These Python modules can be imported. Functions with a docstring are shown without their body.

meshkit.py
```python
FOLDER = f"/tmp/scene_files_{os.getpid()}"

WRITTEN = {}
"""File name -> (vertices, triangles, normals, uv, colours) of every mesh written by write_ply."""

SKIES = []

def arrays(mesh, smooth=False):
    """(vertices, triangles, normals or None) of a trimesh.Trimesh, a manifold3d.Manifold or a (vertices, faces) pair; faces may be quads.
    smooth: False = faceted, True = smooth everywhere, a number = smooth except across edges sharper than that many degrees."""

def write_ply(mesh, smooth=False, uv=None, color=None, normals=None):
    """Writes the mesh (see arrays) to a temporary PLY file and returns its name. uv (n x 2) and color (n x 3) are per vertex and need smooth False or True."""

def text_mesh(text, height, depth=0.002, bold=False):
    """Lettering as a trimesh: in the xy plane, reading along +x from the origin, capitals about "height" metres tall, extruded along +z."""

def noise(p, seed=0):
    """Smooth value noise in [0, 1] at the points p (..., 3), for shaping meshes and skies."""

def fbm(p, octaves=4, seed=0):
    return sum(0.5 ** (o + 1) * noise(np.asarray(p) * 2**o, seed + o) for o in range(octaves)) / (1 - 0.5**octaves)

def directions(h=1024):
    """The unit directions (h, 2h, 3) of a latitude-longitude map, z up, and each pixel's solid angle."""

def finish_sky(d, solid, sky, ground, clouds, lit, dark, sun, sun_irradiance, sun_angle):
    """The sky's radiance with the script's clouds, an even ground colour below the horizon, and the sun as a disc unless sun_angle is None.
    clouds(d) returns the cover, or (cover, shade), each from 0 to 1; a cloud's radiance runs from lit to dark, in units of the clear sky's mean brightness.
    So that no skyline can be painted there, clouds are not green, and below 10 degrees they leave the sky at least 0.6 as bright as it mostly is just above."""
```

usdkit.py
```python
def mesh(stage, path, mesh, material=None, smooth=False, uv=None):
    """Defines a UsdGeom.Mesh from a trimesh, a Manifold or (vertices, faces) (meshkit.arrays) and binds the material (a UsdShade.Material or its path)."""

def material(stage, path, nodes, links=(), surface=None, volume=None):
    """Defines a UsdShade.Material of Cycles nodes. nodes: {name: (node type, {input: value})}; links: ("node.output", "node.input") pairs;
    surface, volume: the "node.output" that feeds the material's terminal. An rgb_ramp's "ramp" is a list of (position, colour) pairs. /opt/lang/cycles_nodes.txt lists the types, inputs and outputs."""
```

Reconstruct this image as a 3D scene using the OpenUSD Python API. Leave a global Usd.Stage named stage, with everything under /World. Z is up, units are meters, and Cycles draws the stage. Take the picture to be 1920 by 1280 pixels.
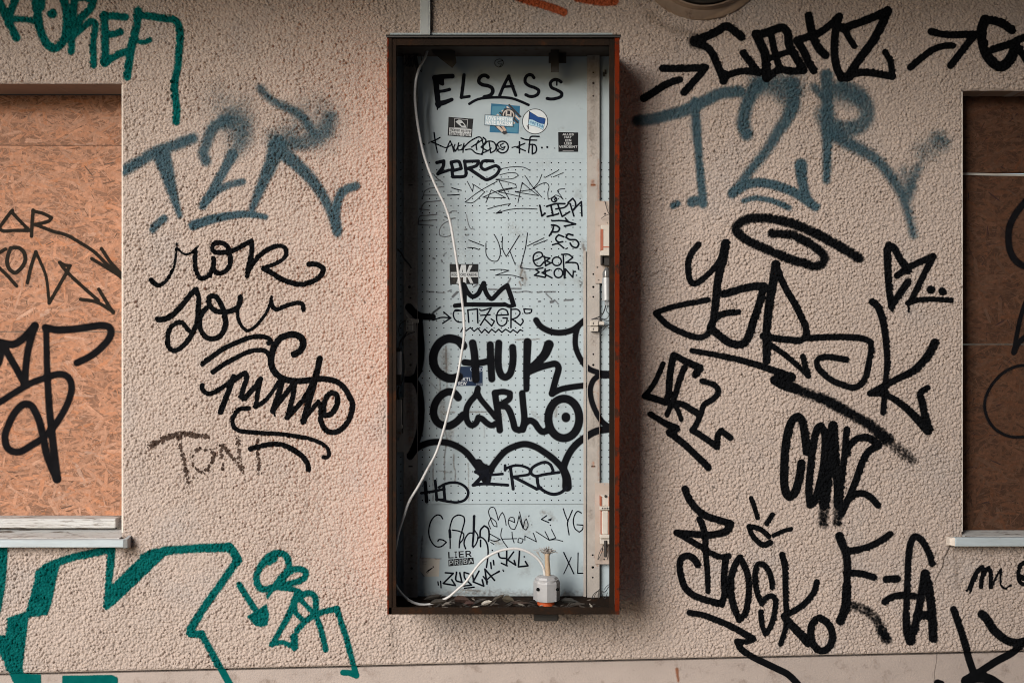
import math, random
import numpy as np
import trimesh
import usdkit, meshkit
from pxr import Usd, UsdGeom, UsdLux, UsdShade, Gf, Sdf, Vt
from scipy.spatial import cKDTree
from scipy import ndimage
from shapely.geometry import Polygon, Point, box as sbox
from shapely.ops import unary_union

EXPOSURE, SKY, SUN, SUN_ANGLE = 1.45, 0.05, 0.40, 32.0
WALL0, WALL1 = (0.372, 0.314, 0.281), (0.338, 0.285, 0.255)
WSTEP = 0.0025                                            # the mesh of the roughcast
OSB = (0.31, 0.158, 0.098)

stage = Usd.Stage.CreateInMemory()
UsdGeom.SetStageUpAxis(stage, UsdGeom.Tokens.z)
UsdGeom.SetStageMetersPerUnit(stage, 1.0)
UsdGeom.Xform.Define(stage, '/World')
UsdGeom.Scope.Define(stage, '/World/Looks')
random.seed(7)
rng = np.random.default_rng(11)

# ---------------------------------------------------------------- camera, sky, light
CAM_D, CAM_Z, FPX = 3.3, 1.5, 1980.0          # distance to the wall, eye height, focal length in pixels of a 1920 wide picture
cam = UsdGeom.Camera.Define(stage, '/World/camera')
cam.CreateHorizontalApertureAttr(36.0)
cam.CreateVerticalApertureAttr(36.0 * 682 / 1024)
cam.CreateFocalLengthAttr(36.0 * FPX / 1920)
cam.CreateClippingRangeAttr(Gf.Vec2f(0.05, 500))
cam.AddTranslateOp().Set(Gf.Vec3d(0, -CAM_D, CAM_Z))
cam.AddRotateXOp().Set(90.0)
cam.CreateExposureAttr(EXPOSURE)

SUN_DIR = np.array([-0.66, -1.0, 0.54]); SUN_DIR /= np.linalg.norm(SUN_DIR)     # towards the light
sun_el = math.asin(SUN_DIR[2]); sun_rot = math.atan2(SUN_DIR[0], SUN_DIR[1])
usdkit.material(stage, '/World/Looks/sky_look', {
    'sky': ('sky_texture', {'sky_type': 'single_scattering', 'sun_disc': False, 'sun_elevation': sun_el, 'sun_rotation': sun_rot,
                            'air_density': 1.0, 'aerosol_density': 3.0, 'ozone_density': 1.0}),
    'bg': ('background_shader', {'strength': SKY})}, [('sky.color', 'bg.color')], surface='bg.background')
dome = UsdLux.DomeLight.Define(stage, '/World/sky')
UsdShade.MaterialBindingAPI.Apply(dome.GetPrim()).Bind(UsdShade.Material.Get(stage, '/World/Looks/sky_look'))
dome.GetPrim().SetCustomDataByKey('kind', 'structure')
sun = UsdLux.DistantLight.Define(stage, '/World/sun')
sun.CreateNormalizeAttr(True); sun.CreateIntensityAttr(SUN); sun.CreateAngleAttr(SUN_ANGLE)
sun.CreateColorAttr(Gf.Vec3f(1.0, 0.955, 0.915))
q = Gf.Rotation(Gf.Vec3d(0, 0, 1), Gf.Vec3d(*map(float, SUN_DIR))).GetQuat()
sun.AddOrientOp(UsdGeom.XformOp.PrecisionDouble).Set(Gf.Quatd(q.GetReal(), q.GetImaginary()))

# ---------------------------------------------------------------- helpers
used = {}
def numbered(path):
    n = used.get(path, -1) + 1
    used[path] = n
    return path if n == 0 else f'{path}_{n:03d}'

def tag(prim, label=None, cat=None, group=None, kind=None):
    for k, v in (('label', label), ('category', cat), ('group', group), ('kind', kind)):
        if v: prim.SetCustomDataByKey(k, v)
    return prim

def thing(name, label, cat, group=None, loc=None):
    x = UsdGeom.Xform.Define(stage, numbered('/World/' + name))
    return tag(x.GetPrim(), label, cat, group)

def path_of(parent):
    return '/World' if parent is None else str(parent.GetPath())

def obj(name, mesh, mat, parent=None, label=None, smooth=False, col=None, cov=None, **kw):
    m = usdkit.mesh(stage, numbered(path_of(parent) + '/' + name), mesh, '/World/Looks/' + mat, smooth=smooth)
    api = UsdGeom.PrimvarsAPI(m)
    if cov is not None:
        api.CreatePrimvar('cov', Sdf.ValueTypeNames.FloatArray, 'vertex').Set(Vt.FloatArray.FromNumpy(np.asarray(cov, np.float32)))
    if col is not None:
        api.CreatePrimvar('tone', Sdf.ValueTypeNames.Color3fArray, 'vertex').Set(Vt.Vec3fArray.FromNumpy(np.asarray(col, np.float32)))
    return tag(m.GetPrim(), label, **kw)

def PX(px, y=0.0): return (px - 960.0) / FPX * (CAM_D + y)
def PZ(py, y=0.0): return CAM_Z + (640.0 - py) / FPX * (CAM_D + y)
def L(px, y=0.0): return px / FPX * (CAM_D + y)

def bx(x0, x1, y0, y1, z0, z1, c=0.0):
    """A box, its edges chamfered by c."""
    x0, x1 = sorted((x0, x1)); y0, y1 = sorted((y0, y1)); z0, z1 = sorted((z0, z1))
    if c <= 0:
        b = trimesh.creation.box((x1 - x0, y1 - y0, z1 - z0))
    else:
        pts = []
        for sx in (0, 1):
            for sy in (0, 1):
                for sz in (0, 1):
                    for k in range(3):
                        d = [0 if k == 0 else c, 0 if k == 1 else c, 0 if k == 2 else c]
                        pts.append((x1 - d[0] if sx else x0 + d[0], y1 - d[1] if sy else y0 + d[1], z1 - d[2] if sz else z0 + d[2]))
        return trimesh.convex.convex_hull(np.array(pts))
    b.apply_translation(((x0 + x1) / 2, (y0 + y1) / 2, (z0 + z1) / 2))
    return b

def pbx(px0, py0, px1, py1, yf, yb, c=0.0):
    """A box whose front face covers the given rectangle of the front plane yf."""
    return bx(PX(px0, yf), PX(px1, yf), yf, yb, PZ(py1, yf), PZ(py0, yf), c)

def cat(*ms):
    return trimesh.util.concatenate([m for m in ms if m is not None])

def plate(poly, yf, yb):
    """A shapely polygon in (x, z), extruded from yf back to yb."""
    parts = [trimesh.creation.extrude_polygon(g, abs(yb - yf), engine='earcut') for g in getattr(poly, 'geoms', [poly])]
    m = trimesh.util.concatenate(parts)
    v = np.array(m.vertices)
    m2 = trimesh.Trimesh(np.stack([v[:, 0], max(yf, yb) - v[:, 2], v[:, 1]], 1), np.array(m.faces), process=False)
    return m2

def tube(pts, r, sides=10, sub=6):
    p = catmull(np.array(pts, float), sub) if sub > 1 else np.array(pts, float)
    t = np.gradient(p, axis=0); t /= np.linalg.norm(t, axis=1, keepdims=True) + 1e-12
    ref = np.array([0.13, -0.98, 0.11])
    a = np.cross(t, ref); a /= np.linalg.norm(a, axis=1, keepdims=True) + 1e-9
    b = np.cross(t, a)
    rr = np.broadcast_to(r, (len(p),))
    an = np.arange(sides) * 2 * np.pi / sides
    v = p[:, None] + rr[:, None, None] * (np.cos(an)[None, :, None] * a[:, None] + np.sin(an)[None, :, None] * b[:, None])
    n = len(p)
    f = []
    for i in range(n - 1):
        for j in range(sides):
            k = (j + 1) % sides
            f += [[i * sides + j, i * sides + k, (i + 1) * sides + k], [i * sides + j, (i + 1) * sides + k, (i + 1) * sides + j]]
    v = np.vstack([v.reshape(-1, 3), p[:1], p[-1:]])
    for j in range(sides):
        k = (j + 1) % sides
        f += [[n * sides, j, k], [n * sides + 1, (n - 1) * sides + k, (n - 1) * sides + j]]
    m = trimesh.Trimesh(v, f, process=False); m.fix_normals()
    return m

def catmull(p, sub=6):
    p = np.asarray(p, float)
    if len(p) < 3: 
        t = np.linspace(0, 1, sub + 1)[:, None]
        return np.vstack([p[i] * (1 - t[:-1]) + p[i + 1] * t[:-1] for i in range(len(p) - 1)] + [p[-1:]])
    q = np.vstack([2 * p[0] - p[1], p, 2 * p[-1] - p[-2]])
    out = []
    for i in range(1, len(q) - 2):
        p0, p1, p2, p3 = q[i - 1], q[i], q[i + 1], q[i + 2]
        t0 = 0.0
        t1 = t0 + max(np.linalg.norm(p1 - p0), 1e-6) ** 0.5; t2 = t1 + max(np.linalg.norm(p2 - p1), 1e-6) ** 0.5; t3 = t2 + max(np.linalg.norm(p3 - p2), 1e-6) ** 0.5
        for t in np.linspace(t1, t2, sub, endpoint=False):
            a1 = (t1 - t) / (t1 - t0) * p0 + (t - t0) / (t1 - t0) * p1
            a2 = (t2 - t) / (t2 - t1) * p1 + (t - t1) / (t2 - t1) * p2
            a3 = (t3 - t) / (t3 - t2) * p2 + (t - t2) / (t3 - t2) * p3
            b1 = (t2 - t) / (t2 - t0) * a1 + (t - t0) / (t2 - t0) * a2
            b2 = (t3 - t) / (t3 - t1) * a2 + (t - t1) / (t3 - t1) * a3
            out.append((t2 - t) / (t2 - t1) * b1 + (t - t1) / (t2 - t1) * b2)
    out.append(p[-1])
    return np.array(out)

# ---- painted strokes: a tag is written as strokes along its centre lines, "width[>end width] [s softness] [o density] : x,y x,y ...",
# separated by ";". F starts a filled outline, C cx,cy,rx,ry a ring. It becomes a thin skin of paint with its coverage on the vertices.
def split_corners(p):
    cuts = [0]
    for i in range(1, len(p) - 1):
        a, b = p[i] - p[i - 1], p[i + 1] - p[i]
        c = np.dot(a, b) / (np.linalg.norm(a) * np.linalg.norm(b) + 1e-9)
        if c < 0.17: cuts.append(i)
    cuts.append(len(p) - 1)
    return [p[a:b + 1] for a, b in zip(cuts[:-1], cuts[1:])]

def parse(text, soft):
    out = []
    for s in text.replace('\n', ' ').split(';'):
        if ':' not in s: continue
        head, body = s.split(':')
        pts = np.array([[float(v) for v in t.split(',')] for t in body.split() if t])
        kind, w0, w1, so, op, line = 'S', 8.0, None, soft, 1.0, False
        for h in head.split():
            if h in 'FC': kind = h
            elif h == 'L': line = True
            elif h[0] == 's': so = float(h[1:])
            elif h[0] == 'o': op = float(h[1:])
            else:
                ab = h.split('>'); w0 = float(ab[0]); w1 = float(ab[-1])
        w1 = w0 if w1 is None else w1
        if kind == 'F':
            out.append(('F', pts, None, so, op)); continue
        if kind == 'C':
            cx, cy, rx, ry = pts.ravel()[:4] if pts.size >= 4 else (0, 0, 0, 0)
            an = np.linspace(0, 2 * np.pi, 40)
            pts = np.stack([cx + rx * np.cos(an), cy + ry * np.sin(an)], 1)
            p = pts
        elif len(pts) == 1:
            p = np.vstack([pts, pts + 0.1])
        elif line or len(pts) == 2:
            p = pts
        else:
            p = np.vstack([catmull(c, 8) for c in split_corners(pts)])
        # resample
        d = np.r_[0, np.cumsum(np.linalg.norm(np.diff(p, axis=0), axis=1))]
        n = max(2, int(d[-1] / 0.7) + 1)
        t = np.linspace(0, d[-1], n)
        q = np.stack([np.interp(t, d, p[:, k]) for k in range(2)], 1)
        out.append(('S', q, np.linspace(w0, w1, n) / 2, so, op))
    return out

def coverage(text, g, soft, wob=0.0, seed=0):
    strokes = parse(text, soft)
    lo = np.min([s[1].min(0) - (0 if s[2] is None else s[2].max()) - s[3] * 2 for s in strokes], axis=0)
    hi = np.max([s[1].max(0) + (0 if s[2] is None else s[2].max()) + s[3] * 2 for s in strokes], axis=0)
    nx, ny = int((hi[0] - lo[0]) / g) + 2, int((hi[1] - lo[1]) / g) + 2
    X, Y = lo[0] + np.arange(nx) * g, lo[1] + np.arange(ny) * g
    C = np.zeros((ny, nx))
    for kind, q, r, so, op in strokes:
        rm = 0 if r is None else r.max()
        i0, i1 = max(0, int((q[:, 0].min() - rm - 2 * so - lo[0]) / g)), min(nx, int((q[:, 0].max() + rm + 2 * so - lo[0]) / g) + 2)
        j0, j1 = max(0, int((q[:, 1].min() - rm - 2 * so - lo[1]) / g)), min(ny, int((q[:, 1].max() + rm + 2 * so - lo[1]) / g) + 2)
        if i1 <= i0 or j1 <= j0: continue
        xx, yy = np.meshgrid(X[i0:i1], Y[j0:j1])
        P = np.stack([xx.ravel(), yy.ravel()], 1)
        if kind == 'S':
            d, k = cKDTree(q).query(P, distance_upper_bound=rm + 2 * so + g)
            ok = np.isfinite(d); k = np.where(ok, k, 0)
            e = np.where(ok, r[k] - d, -1e3)
        else:
            qq = np.vstack([q, q[:1]]); dense = np.vstack([qq[i] + (qq[i + 1] - qq[i]) * np.linspace(0, 1, 40)[:, None] for i in range(len(q))])
            d = cKDTree(dense).query(P)[0]
            e = np.where(inside(q, P), d, -d)
        v = np.clip(0.5 + e / (2 * so), 0, 1) * op
        C[j0:j1, i0:i1] = 1 - (1 - C[j0:j1, i0:i1]) * (1 - v.reshape(xx.shape))
    return X, Y, C

def inside(poly, P):
    x, y = P[:, 0], P[:, 1]; r = np.zeros(len(P), bool); n = len(poly)
    for i in range(n):
        (x1, y1), (x2, y2) = poly[i], poly[(i + 1) % n]
        c = (y1 > y) != (y2 > y)
        r ^= c & (x < (x2 - x1) * (y - y1) / (y2 - y1 + 1e-12) + x1)
    return r

# ---------------------------------------------------------------- materials
def lk(name): return '/World/Looks/' + name

def grains(n, l):
    """The grit on the plaster's grains (the grains themselves are geometry), in every material that lies on the plaster."""
    n.update({'geo': ('geometry', {}),
              'g1': ('noise_texture', {'scale': 420.0, 'detail': 2.0, 'roughness': 0.6}),
              'bump': ('bump', {'strength': 1.0, 'distance': 0.0011})})
    l += [('geo.position', 'g1.vector'), ('g1.fac', 'bump.height'), ('bump.normal', 'p.normal')]

def plaster(name, c0, c1, dirt=0.35):
    n, l = {}, []
    grains(n, l)
    n.update({'m1': ('noise_texture', {'scale': 2.2, 'detail': 5.0, 'roughness': 0.6}),
              'r1': ('rgb_ramp', {'ramp': [(0.3, c0), (0.7, c1)]}),
              'm2': ('noise_texture', {'scale': 9.0, 'detail': 6.0, 'roughness': 0.7}),
              'r2': ('map_range', {'from_min': 0.56, 'from_max': 0.75, 'to_min': 0.0, 'to_max': dirt, 'clamp': True}),
              'mx': ('mix_color', {'b': tuple(0.72 * np.array(c0) + np.array((0.0, 0.004, 0.012)))}),
              'm3': ('noise_texture', {'scale': 3.4, 'detail': 4.0, 'roughness': 0.55}),
              'r3': ('map_range', {'from_min': 0.54, 'from_max': 0.70, 'to_min': 0.0, 'to_max': 0.55, 'clamp': True}),
              'mx3': ('mix_color', {'b': tuple(np.array((0.86, 0.94, 1.02)) * 0.95 * np.array(c0))}),
              'st': ('mapping', {'scale': (1.0, 1.0, 0.06)}),
              'm4': ('noise_texture', {'scale': 26.0, 'detail': 3.0}),
              'r4': ('map_range', {'from_min': 0.58, 'from_max': 0.76, 'to_min': 0.0, 'to_max': 0.30, 'clamp': True}),
              'mx4': ('mix_color', {'b': tuple(0.62 * np.array(c0))}),
              'sp': ('noise_texture', {'scale': 75.0, 'detail': 1.0}),
              'rs': ('map_range', {'from_min': 0.735, 'from_max': 0.79, 'to_min': 0.0, 'to_max': 0.75, 'clamp': True}),
              'mx2': ('mix_color', {'b': (0.05, 0.04, 0.035)}),
              'p': ('principled_bsdf', {'roughness': 0.92, 'specular_ior_level': 0.15})})
    l += [('geo.position', 'm1.vector'), ('m1.fac', 'r1.fac'), ('geo.position', 'm2.vector'), ('m2.fac', 'r2.value'), ('geo.position', 'm3.vector'), ('m3.fac', 'r3.value'), ('r1.color', 'mx3.a'), ('r3.result', 'mx3.fac'), ('geo.position', 'st.vector'), ('st.vector', 'm4.vector'), ('m4.fac', 'r4.value'), ('mx3.result', 'mx4.a'), ('r4.result', 'mx4.fac'), ('mx4.result', 'mx.a'), ('r2.result', 'mx.fac'),
          ('geo.position', 'sp.vector'), ('sp.fac', 'rs.value'), ('mx.result', 'mx2.a'), ('rs.result', 'mx2.fac'), ('mx2.result', 'p.base_color')]
    usdkit.material(stage, lk(name), n, l, surface='p.BSDF')

plaster('plaster', WALL0, WALL1)

DRY = {}                                                 # how much a paint keeps to the tops of the grains
def paint(name, color, rough=0.6, lo=0.3, hi=0.62, k=0.35, fine=230.0, on='plaster', dens=1.0, tint=None, dry=0.0, spec=0.3):
    """Paint on a surface: opaque where its coverage is full, breaking up at its edges."""
    n, l = {}, []
    if on == 'plaster': grains(n, l)
    else: n['geo'] = ('geometry', {})
    n.update({'cov': ('attribute', {'attribute': 'cov'}),
              'f': ('noise_texture', {'scale': fine, 'detail': 1.0}),
              'k': ('math', {'math_type': 'multiply_add', 'value2': k, 'value3': -0.5 * k}),
              'a': ('math', {'math_type': 'add'}),
              'r': ('map_range', {'range_type': 'smoothstep', 'from_min': lo, 'from_max': hi, 'to_min': 0.0, 'to_max': dens, 'clamp': True}),
              'v': ('noise_texture', {'scale': 30.0, 'detail': 4.0, 'roughness': 0.7}),
              'c': ('rgb_ramp', {'ramp': [(0.3, color), (0.75, tint or tuple(1.35 * x + 0.002 for x in color))]}),
              'p': ('principled_bsdf', {'roughness': rough, 'specular_ior_level': spec}),
              't': ('transparent_bsdf', {'color': (1, 1, 1)}),
              'x': ('mix_closure', {})})
    l += [('geo.position', 'f.vector'), ('f.fac', 'k.value1'), ('cov.fac', 'a.value1'), ('k.value', 'a.value2'), ('a.value', 'r.value'),
          ('geo.position', 'v.vector'), ('v.fac', 'c.fac'), ('c.color', 'p.base_color'), ('r.result', 'x.fac'), ('t.BSDF', 'x.closure1'), ('p.BSDF', 'x.closure2')]
    DRY[name] = dry
    usdkit.material(stage, lk(name), n, l, surface='x.closure')

BLACK = (0.0030, 0.0034, 0.0042)
paint('black_spray', BLACK, 0.7, 0.12, 0.75, 0.25, dry=0.4, spec=0.0)
paint('black_thin', BLACK, 0.7, 0.15, 0.7, 0.3, dry=0.45, spec=0.0)
paint('black_faded', (0.02, 0.02, 0.021), 0.75, 0.1, 0.95, 0.6)
paint('teal_spray', (0.0012, 0.056, 0.056), 0.7, 0.12, 0.9, 0.3, dry=0.4, tint=(0.004, 0.098, 0.094), spec=0.0)
paint('blue_spray', (0.026, 0.062, 0.086), 0.85, 0.0, 1.08, 0.2, dens=0.84, dry=0.3, tint=(0.042, 0.082, 0.106), spec=0.02)
paint('orange_spray', (0.22, 0.045, 0.012), 0.7, 0.1, 0.8, 0.4)
paint('brown_marker', (0.04, 0.027, 0.022), 0.85, 0.45, 0.9, 0.4, dry=1.5, dens=0.85, spec=0.0)
paint('osb_spray', (0.005, 0.005, 0.006), 0.6, 0.05, 0.8, 0.15, on='flat', spec=0.0)
paint('osb_marker', (0.012, 0.010, 0.008), 0.6, 0.15, 0.7, 0.35, on='flat', dens=0.97, spec=0.02)
paint('plinth_black', BLACK, 0.65, 0.2, 0.65, 0.2, on='flat', spec=0.0)
paint('plinth_teal', (0.0008, 0.066, 0.063), 0.6, 0.2, 0.65, 0.2, on='flat', spec=0.0)
paint('panel_spray', (0.004, 0.0045, 0.006), 0.5, 0.1, 0.85, 0.08, on='flat', spec=0.01)
paint('panel_marker', (0.005, 0.006, 0.009), 0.5, 0.25, 0.75, 0.1, on='flat', spec=0.01)
paint('panel_faint', (0.06, 0.065, 0.075), 0.5, 0.2, 0.8, 0.3, on='flat', dens=0.75)
paint('panel_smear', (0.10, 0.085, 0.075), 0.7, 0.0, 1.0, 0.8, fine=140.0, on='flat', dens=0.75)
paint('rust_stain', (0.17, 0.06, 0.025), 0.8, 0.0, 1.0, 0.5, fine=120.0, on='flat', dens=0.8)
paint('wall_smear', (0.10, 0.075, 0.058), 0.9, 0.0, 1.0, 0.6, fine=70.0, dens=0.6)

def solid(name, c0, c1=None, rough=0.5, metal=0.0, scale=14.0, lo=0.35, hi=0.7, spots=None, spot=(0.60, 0.68), spot_scale=30.0, bump=0.0, bscale=200.0, stretch=(1, 1, 1), spec=0.5):
    """A worn surface: two tones mixed by noise, a third (rust, dirt) in spots, and fine relief."""
    n = {'geo': ('geometry', {}), 'map': ('mapping', {'scale': stretch}),
         'a': ('noise_texture', {'scale': scale, 'detail': 6.0, 'roughness': 0.65}),
         'r': ('rgb_ramp', {'ramp': [(lo, c0), (hi, c1 or tuple(0.8 * x for x in c0))]}),
         'p': ('principled_bsdf', {'roughness': rough, 'metallic': metal, 'specular_ior_level': spec})}
    l = [('geo.position', 'map.vector'), ('map.vector', 'a.vector'), ('a.fac', 'r.fac')]
    last = 'r.color'
    if spots:
        n.update({'b': ('noise_texture', {'scale': spot_scale, 'detail': 5.0, 'roughness': 0.7}), 'm': ('map_range', {'from_min': spot[0], 'from_max': spot[1], 'to_min': 0.0, 'to_max': 1.0, 'clamp': True}),
                  'x': ('mix_color', {'b': spots})})
        l += [('map.vector', 'b.vector'), ('b.fac', 'm.value'), (last, 'x.a'), ('m.result', 'x.fac')]
        last = 'x.result'
    l.append((last, 'p.base_color'))
    if bump:
        n.update({'h': ('noise_texture', {'scale': bscale, 'detail': 3.0}), 'bump': ('bump', {'strength': 1.0, 'distance': bump})})
        l += [('map.vector', 'h.vector'), ('h.fac', 'bump.height'), ('bump.normal', 'p.normal')]
    usdkit.material(stage, lk(name), n, l, surface='p.BSDF')

def toned(name, rough=0.6, grain=0.35, gscale=90.0, bump=0.0):
    """Colour from the mesh's own tones (printed matter, strands of wood), with a grain over it."""
    n = {'geo': ('geometry', {}), 't': ('attribute', {'attribute': 'tone'}), 'a': ('noise_texture', {'scale': gscale, 'detail': 5.0, 'roughness': 0.7}),
         'r': ('map_range', {'from_min': 0.3, 'from_max': 0.7, 'to_min': 1.0 - grain, 'to_max': 1.0 + grain, 'clamp': True}),
         'x': ('vector_math', {'math_type': 'scale'}), 'p': ('principled_bsdf', {'roughness': rough, 'specular_ior_level': 0.25})}
    l = [('geo.position', 'a.vector'), ('a.fac', 'r.value'), ('t.color', 'x.vector1'), ('r.result', 'x.scale'), ('x.vector', 'p.base_color')]
    if bump:
        n['bump'] = ('bump', {'strength': 1.0, 'distance': bump}); l += [('a.fac', 'bump.height'), ('bump.normal', 'p.normal')]
    usdkit.material(stage, lk(name), n, l, surface='p.BSDF')

toned('osb', 0.7, 0.26, 110.0, 0.001)
toned('print', 0.35, 0.06, 60.0)
toned('litter', 0.7, 0.4, 120.0)
solid('plinth', (0.335, 0.287, 0.262), (0.28, 0.24, 0.22), 0.85, scale=5.0, spots=(0.19, 0.15, 0.13), spot=(0.56, 0.72), spot_scale=20.0, bump=0.0012, bscale=160.0)
solid('pale_trim', (0.62, 0.57, 0.52), (0.50, 0.45, 0.40), 0.8, scale=40.0)
solid('soffit', (0.28, 0.19, 0.14), (0.24, 0.16, 0.12), 0.9, scale=8.0, bump=0.001)
solid('old_white_timber', (0.43, 0.445, 0.45), (0.36, 0.36, 0.355), 0.6, scale=6.0, spots=(0.11, 0.09, 0.075), spot=(0.55, 0.61), spot_scale=14.0, stretch=(1, 3, 16), bump=0.002, bscale=30.0)
solid('sill_paint', (0.36, 0.425, 0.465), (0.31, 0.36, 0.39), 0.5, scale=9.0, spots=(0.30, 0.28, 0.26), spot=(0.66, 0.7), spot_scale=25.0, stretch=(1, 1, 5), bump=0.0008, bscale=40.0)
solid('edge_metal', (0.115, 0.0145, 0.003), (0.08, 0.010, 0.003), 0.6, scale=14.0, spots=(0.03, 0.014, 0.009), spot=(0.53, 0.62), spot_scale=26.0, spec=0.03)
solid('orange_metal', (0.93, 0.235, 0.022), (0.86, 0.20, 0.018), 0.5, scale=12.0, spots=(0.09, 0.03, 0.015), spot=(0.60, 0.72), spot_scale=18.0, bump=0.0006)
solid('rust_metal', (0.018, 0.011, 0.0075), (0.011, 0.0085, 0.007), 0.75, scale=12.0, spots=(0.035, 0.014, 0.006), spot=(0.55, 0.75), spot_scale=20.0, bump=0.001, spec=0.03)
solid('lining', (0.10, 0.085, 0.075), (0.07, 0.06, 0.052), 0.7, scale=9.0, spots=(0.05, 0.03, 0.02), spot=(0.55, 0.7), spec=0.1)
solid('black_metal', (0.012, 0.011, 0.010), (0.018, 0.016, 0.014), 0.6)
solid('panel', (0.315, 0.385, 0.425), (0.27, 0.33, 0.365), 0.45, scale=5.0, spots=(0.21, 0.24, 0.25), spot=(0.60, 0.78), spot_scale=11.0, bump=0.0003, bscale=60.0)
solid('hole_dark', (0.006, 0.0065, 0.007), None, 0.9, spec=0.0)  # near black: the darkness inside holes is put into the colour
solid('rail', (0.31, 0.29, 0.272), (0.25, 0.232, 0.215), 0.6, scale=16.0, spots=(0.20, 0.10, 0.055), spot=(0.63, 0.72), spot_scale=40.0, bump=0.0006)
solid('plate_pink', (0.33, 0.285, 0.258), (0.285, 0.235, 0.20), 0.6, scale=18.0, spots=(0.30, 0.13, 0.06), spot=(0.60, 0.72), spot_scale=26.0)
solid('porcelain', (0.45, 0.43, 0.40), (0.38, 0.35, 0.31), 0.35, scale=18.0, spots=(0.34, 0.20, 0.12), spot=(0.62, 0.72), spot_scale=30.0)
solid('copper_edge', (0.30, 0.09, 0.05), None, 0.5)
solid('aluminium', (0.34, 0.36, 0.38), (0.27, 0.285, 0.30), 0.48, metal=0.45, scale=30.0)
solid('white_pvc', (0.46, 0.465, 0.47), (0.38, 0.38, 0.385), 0.4, scale=18.0, spots=(0.25, 0.23, 0.21), spot=(0.60, 0.72), spot_scale=35.0)
solid('grey_plastic', (0.30, 0.305, 0.32), (0.24, 0.245, 0.255), 0.45, scale=20.0, spots=(0.25, 0.23, 0.22), spot=(0.62, 0.74), spot_scale=40.0)
solid('red_plastic', (0.42, 0.075, 0.02), None, 0.5)
solid('tan_sleeve', (0.34, 0.26, 0.18), (0.26, 0.19, 0.13), 0.6, scale=40.0)
solid('fray', (0.30, 0.285, 0.27), (0.22, 0.20, 0.19), 0.8)
solid('wire', (0.015, 0.016, 0.018), None, 0.5)
solid('duct', (0.36, 0.40, 0.42), (0.32, 0.355, 0.37), 0.5, scale=14.0)
solid('crack', (0.05, 0.038, 0.03), None, 0.95)
solid('lamp_ring', (0.22, 0.165, 0.125), (0.16, 0.115, 0.085), 0.6, scale=20.0, spots=(0.07, 0.045, 0.03), spot=(0.58, 0.7), spot_scale=24.0)
solid('lamp_glass', (0.10, 0.105, 0.11), (0.06, 0.06, 0.06), 0.15)
solid('pavement', (0.14, 0.137, 0.133), (0.11, 0.107, 0.104), 0.9, scale=3.0, bump=0.002, bscale=80.0)
solid('render_side', (0.20, 0.18, 0.165), (0.16, 0.145, 0.13), 0.9, scale=2.0, bump=0.002, bscale=120.0)
solid('strip', (0.33, 0.32, 0.30), None, 0.6)
solid('lead_strip', (0.05, 0.06, 0.07), None, 0.6)
paint('crack_paint', (0.045, 0.034, 0.028), 0.9, 0.15, 0.7, 0.4)

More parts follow.
